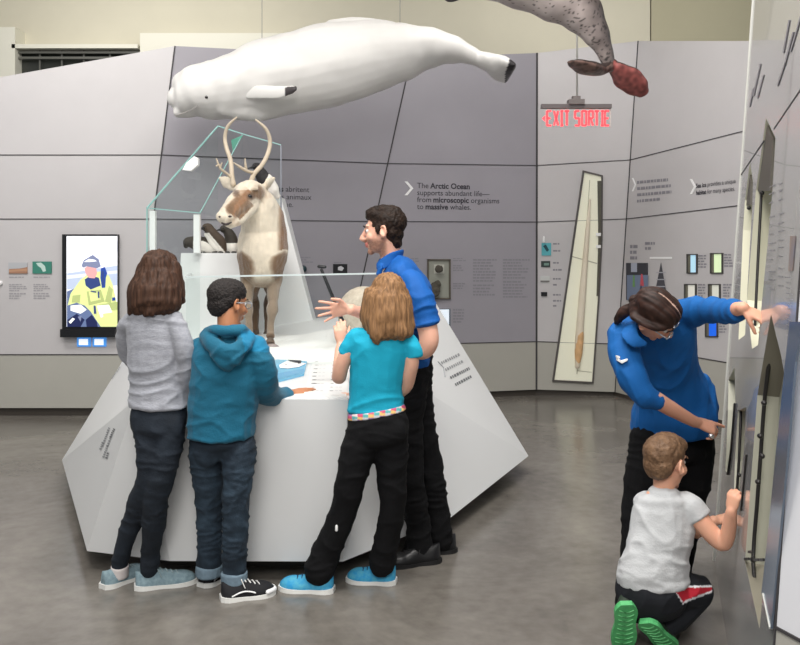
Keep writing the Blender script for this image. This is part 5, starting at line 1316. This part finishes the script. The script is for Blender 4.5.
# ---- woman in blue leaning to the wall ------------------------------------------------
def woman():
    t = thing('person', 'person with tied brown hair and glasses in blue blouse bending and pointing at the wall', 'person', V((1.08, 3.75, 0)))
    S1 = skinm('skin_woman', (222,164,138))
    body = MB(); sh = MB(); tr = MB()
    legL = [(655,440,3.86,25,22),(648,475,3.82,23,20),(641,510,3.78,19,18),(638,545,3.74,17,17),(633,580,3.70,15,15),(630,606,3.68,14,14)]
    legR = [(690,440,3.92,24,22),(690,475,3.90,22,20),(684,510,3.88,18,18),(680,545,3.90,16,16),(674,580,3.92,14,14),(670,596,3.92,14,14)]
    limbs(tr, body, [legL, legR], .7)
    tr.T([(672,420,3.92,32,20),(671,434,3.91,37,26),(670,452,3.90,39,29)], cap=(.1,.5))
    # bent torso: from hips forward and up to the shoulders
    tor = [(674,431,3.88,43,30),(674,416,3.87,42,30),(672,395,3.84,36,27),(668,372,3.78,31,25),(662,350,3.70,34,25),(656,332,3.62,38,24),(652,320,3.58,32,20),(650,311,3.56,20,15)]
    sh.T(tor, side=(1,-.15,0), cap=(.1,.4)); body.T([(674,430,3.88,28,18),(667,372,3.78,24,18),(655,328,3.62,24,15)])
    sh.T([(700,380,3.90,10,14),(706,400,3.90,10,16),(707,418,3.90,9,16)], cap=(.8,.2))
    # her right arm (left in the photo) hanging down, pointing
    sh.T([(626,333,3.58,17,17),(624,352,3.52,17,17),(631,372,3.48,16,15.5),(642,392,3.46,13.5,13),(654,400,3.47,11,10.5),(660,402,3.48,10,10)], cap=(1,.1))
    body.T([(624,335,3.58,12),(626,360,3.50,11),(640,390,3.46,10),(655,399,3.47,8.6),(668,407,3.50,8),(682,415,3.54,6.8),(692,420.5,3.57,6),(697,422.5,3.59,5.6)])
    hand(body, W(696,422,3.59), (.93,.22,-.34), (.1,-.62,.75), -1, .98, spread=.05, curl=(.03,.55,.75,.9), tout=.35, tcurl=.7)
    # her left arm stretched to the wall
    sh.T([(676,318,3.62,19,18),(692,312,3.52,15,15),(708,310,3.40,13,12),(724,311,3.24,12,11),(738,311,3.08,11.5,11)], side=(0,0,1), cap=(1,.1))
    body.T([(676,318,3.62,13),(700,311,3.46,10),(724,311,3.24,8),(737,309,3.08,7.2),(741,308,3.05,6.6),(743,308,3.03,6.4)])
    hand(body, W(742,308,3.04), (.62,-.35,-.34), (.30,-.62,.70), 1, .84, spread=.07, curl=(.55,.75,.8,.85), tout=.4, tcurl=.8)
    h = Head(W(653, 315, 3.44), (.74,-.12,-.64), up=(.32,-.76,.55), size=.95)
    body.tube([W(645,325,3.60), W(648,318,3.54), W(650,314,3.48)], [.055,.05,.052])
    head(body, h)
    organic(body, 'body', S1, t, vox=.005, sm=3); eyes(h, t, brow=(50,34,26))
    organic(sh, 'blouse', mat('bright_blue_blouse', (0,88,158), rough=.8, var=.06, vs=7, bump=.15, bs=170), t, vox=.0065, sm=4, disp=wrinkle(.009, (8,8,4), 55))
    b = MB()
    b.T([(633,322,3.52,8,1.6),(629,331,3.45,9,1.6),(634,340,3.42,8,1.6),(646,344,3.42,3,1.4)], side=(.9,0,.5)); b.T([(636,318,3.60,7,1.6),(640,322,3.56,8,1.6)], side=(.9,0,.5))
    organic(b, 'collar', MATS['bright_blue_blouse'], t, vox=.005, sm=3)
    b = MB()
    for P in ([(618,358),(622,361),(628,359),(627,361),(622,363.5),(618,361)], [(617.5,356),(620,356.5),(620,358.5),(617.5,358)]):
        b.prism([W(x, y, 3.425) for x, y in P], (0,.03,0))
    build(b, 'sleeve_emblem', M_white, t)
    organic(tr, 'trousers', mat('black_cotton', (14,14,16), spec=.25, rough=.9, var=.2, vs=8, bump=.25, bs=150), t, vox=.007, sm=3, disp=wrinkle(.006, (6,6,14), 57))
    b = MB()
    h.e(b, (0,-.020,.050), (.080,.096,.078)); h.e(b, (0,-.055,.0), (.074,.056,.064)); h.e(b, (0,.018,.070), (.074,.074,.054))
    for s in (-1, 1): h.t(b, [(s*.045,.070,.060),(s*.072,.035,.035),(s*.080,-.005,.02),(s*.066,-.06,-.005)], [(.014,.014),(.016,.024),(.014,.030),(.02,.03)], side=(0,0,1), n=3, seg=12)
    h.e(b, (0,-.100,-.005), (.022,.022,.026))
    b.T([(631,309,3.48,6,6),(624,312,3.50,6,6),(619,318,3.52,4.5,5),(616.5,323,3.54,2,3)], side=(0,0,1))
    def sd(p, n):
        q = h.R.transposed() @ (p-h.c)/h.k
        return .005*noise.noise(V((q.x*90, q.y*14, q.z*40)))*.6-(.005*math.exp(-(q.x/.006)**2) if q.y > -.06 and q.z > .05 else 0)
    def hcol(p, n):
        q = h.R.transposed() @ (p-h.c)/h.k
        if abs(q.x-.004) < .0045 and -.055 < q.y < .080 and q.z > .04: return (196,164,148)
        k = noise.noise(V((q.x*110, q.y*12, q.z*40)))
        return tuple(V((46,28,22))*(1+.5*k))
    organic(b, 'hair', mat('chestnut_hair', (46,28,22), rough=.55, attr=True, spec=.35), t, vox=.0045, sm=3, disp=sd, col=hcol)
    b = MB()
    for s in (-1, 1):
        h.t(b, [(s*.078,-.005,.008),(s*.076,.05,.010),(s*.068,.096,.010)], [.0026]*3, n=2, seg=8)
        b.tube([h.p(s*.034+.026*math.cos(a), .106-.004*abs(math.cos(a)), .003+.016*math.sin(a)) for a in np.linspace(0, 2*math.pi, 13)], [.0024]*13, n=1, seg=6)
    build(b, 'glasses', mat('glasses_silver', (190,196,202), rough=.2, metal=.6), t)
    b = MB(); b.tube([W(711,436,3.55), W(712,436.5,3.55)], [.0105,.0105], n=1, seg=10)
    build(b, 'ring', mat('ring_silver', (220,220,222), rough=.15, metal=.9), t)
    sm2 = mat('black_rubber', (26,25,26), rough=.6); up_ = mat('black_leather', (24,24,26), rough=.38)
    shoe('shoe', t, (.955,3.60,0), (1.03,3.84,0), .09, up_, sm2, lace=False); shoe('shoe', t, (1.17,3.86,0), (1.25,4.09,0), .09, up_, sm2, lace=False)
woman()

# ---- small boy crouching ------------------------------------------------
def small_boy():
    t = thing('person', 'person crouching in grey tee, black shorts with red stripe and green-soled shoes', 'person', V((.97, 3.35, 0)))
    S1 = skinm('skin_boy', (228,172,144))
    body = MB(); tee = MB(); tr = MB()
    tor = [(664,493,3.36,16,14),(664,499,3.36,27,18),(664,512,3.36,31,21),(662,530,3.35,31.5,22),(658,550,3.34,32,23),(654,568,3.33,34.5,25),(653,578,3.33,36,26),(653,583,3.33,36,26)]
    tee.T(tor, cap=(.5,.1)); body.T([(664,500,3.36,20,13),(660,540,3.35,22,15),(654,580,3.33,25,17)])
    tee.T([(685,503,3.35,12,12),(693,510,3.33,12.5,12.5),(699,518,3.32,12.5,12.5)], cap=(1,.1)); tee.T([(645,503,3.40,12,12),(655,512,3.50,11,11)], cap=(1,.2))
    body.T([(685,503,3.35,9.5),(697,516,3.32,9.8),(710,532,3.30,9.4),(722,543,3.28,8.4),(727,537,3.26,7.6),(729.5,524,3.24,7),(731,514,3.22,5.8),(731.5,511,3.215,5.4)])
    hand(body, W(731.5,513,3.215), (.12,-.02,1), (-.8,-.6,.1), -1, .74, spread=.04, curl=(.95,.95,.95,1.0), tout=.3, tcurl=.6)
    body.T([(645,503,3.42,9),(668,525,3.52,8.5),(690,533,3.56,7.6),(704,526,3.55,6.6),(714,521,3.54,5.6)])
    hand(body, W(713,521.5,3.54), (.96,.05,.2), (0,-.4,1), -1, .74, curl=(.5,.5,.6,.6), tout=.4)
    h = Head(W(666, 463, 3.38), (.78,.60,-.10), size=.94)
    body.T([(664,501,3.37,12,12),(664,490,3.37,10.5,11),(665,474,3.38,11.5,12)])
    head(body, h)
    # thighs, shins
    thR = [(664,592,3.34,20,20),(682,590,3.34,18.5,19),(698,591,3.36,15.5,16)]
    thL = [(640,592,3.38,20,20),(655,592,3.50,18,18),(672,594,3.60,14.5,15)]
    shR = [(699,594,3.36,13.5,14),(684,612,3.35,12.5,13),(668,626,3.34,11,11)]
    shL = [(672,596,3.60,12,12),(652,610,3.50,12,12),(634,612,3.40,10,10)]
    limbs(tr, body, [thR, thL, shR, shL], .7)
    tr.T([(653,578,3.34,36,27),(653,590,3.34,38,30),(653,600,3.35,34,28)], cap=(.2,.6)); body.T([(653,580,3.34,26,18),(653,596,3.35,26,20)])
    organic(body, 'body', S1, t, vox=.005, sm=3); eyes(h, t, brow=(130,96,70))
    organic(tee, 'tee', mat('light_grey_tee', (188,190,192), rough=.9, var=.04, vs=30, bump=.2, bs=150), t, vox=.0065, sm=3, disp=wrinkle(.0075, (6,6,11), 61))
    def tc(p, n):
        x, y = pxof(p)
        if p.y < 3.45:
            e1 = 589+(x-676)*.30-max(0, x-690)*.55; e1 = 597-(x-676)*.30 if x < 685 else 594.3-(x-685)*.35
            if x > 674 and x < 712:
                up_ = 586+(x-674)*.18 if x < 684 else 587.8-(x-684)*.02
                lo_ = 603-(x-680)*.40 if x > 680 else 603
                if x < 684: up_ = 584+(0)*.1; lo_ = 588+(x-674)*1.6
                if up_ < y < lo_: return (172,26,44)
                if up_-2 < y < lo_+2: return (222,222,226)
        return (17,20,27)
    organic(tr, 'track_trousers', mat('navy_black_jersey', (17,20,27), rough=.8, attr=True), t, vox=.005, sm=3, disp=wrinkle(.005, (7,7,9), 63), col=tc)
    def ex(b): h.e(b, (0,.036,.078), (.068,.058,.040)); h.e(b, (0,.0,.085), (.066,.08,.045))
    cap_hair(h, 'hair', mat('sandy_hair', (88,64,46), rough=.6, c2=(128,98,72), vs=40, bump=.8, bs=60), t, amp=.0035, f=80, extra=ex, fz=26, seed=9)
    up_ = mat('dark_green_mesh', (34,48,36), rough=.7); gs = mat('green_rubber', (92,184,116), rough=.55, c2=(70,160,96), vs=50)
    def tread(M, L, wid, hei, o):
        b = MB()
        for k in range(9):
            t_ = .1+k*.1; a = wid(t_)*.7
            b.tube([M @ V((-a, t_*L, -.001)), M @ V((0, t_*L+.012, -.001)), M @ V((a, t_*L, -.001))], [.0026]*3, n=2, seg=6)
        build(b, 'tread', mat('tread_green', (120,208,140), rough=.5), o)
    shoe('shoe', t, W(627,606,3.24), W(623,650,3.34)+V((0,.0,.0)), .082, up_, gs, up=(0,.9,.45), lace=False, high=.06, extra=tread, label='dark shoe with bright green sole, upright on its toes')
    shoe('shoe', t, W(645,624,3.24), W(672,651,3.33), .078, up_, gs, up=(.35,.75,.55), lace=False, high=.06, extra=tread, label='dark shoe with green sole tilted to the right')
    b = MB(); b.T([(668,620,3.38,8),(672,634,3.40,7.5)], n=2); build(b, 'sock', mat('sock_black', (30,28,28)), t); b = MB(); b.T([(633,606,3.36,8),(628,622,3.36,7)], n=2); build(b, 'sock', mat('sock_black', (30,28,28)), t)
small_boy()
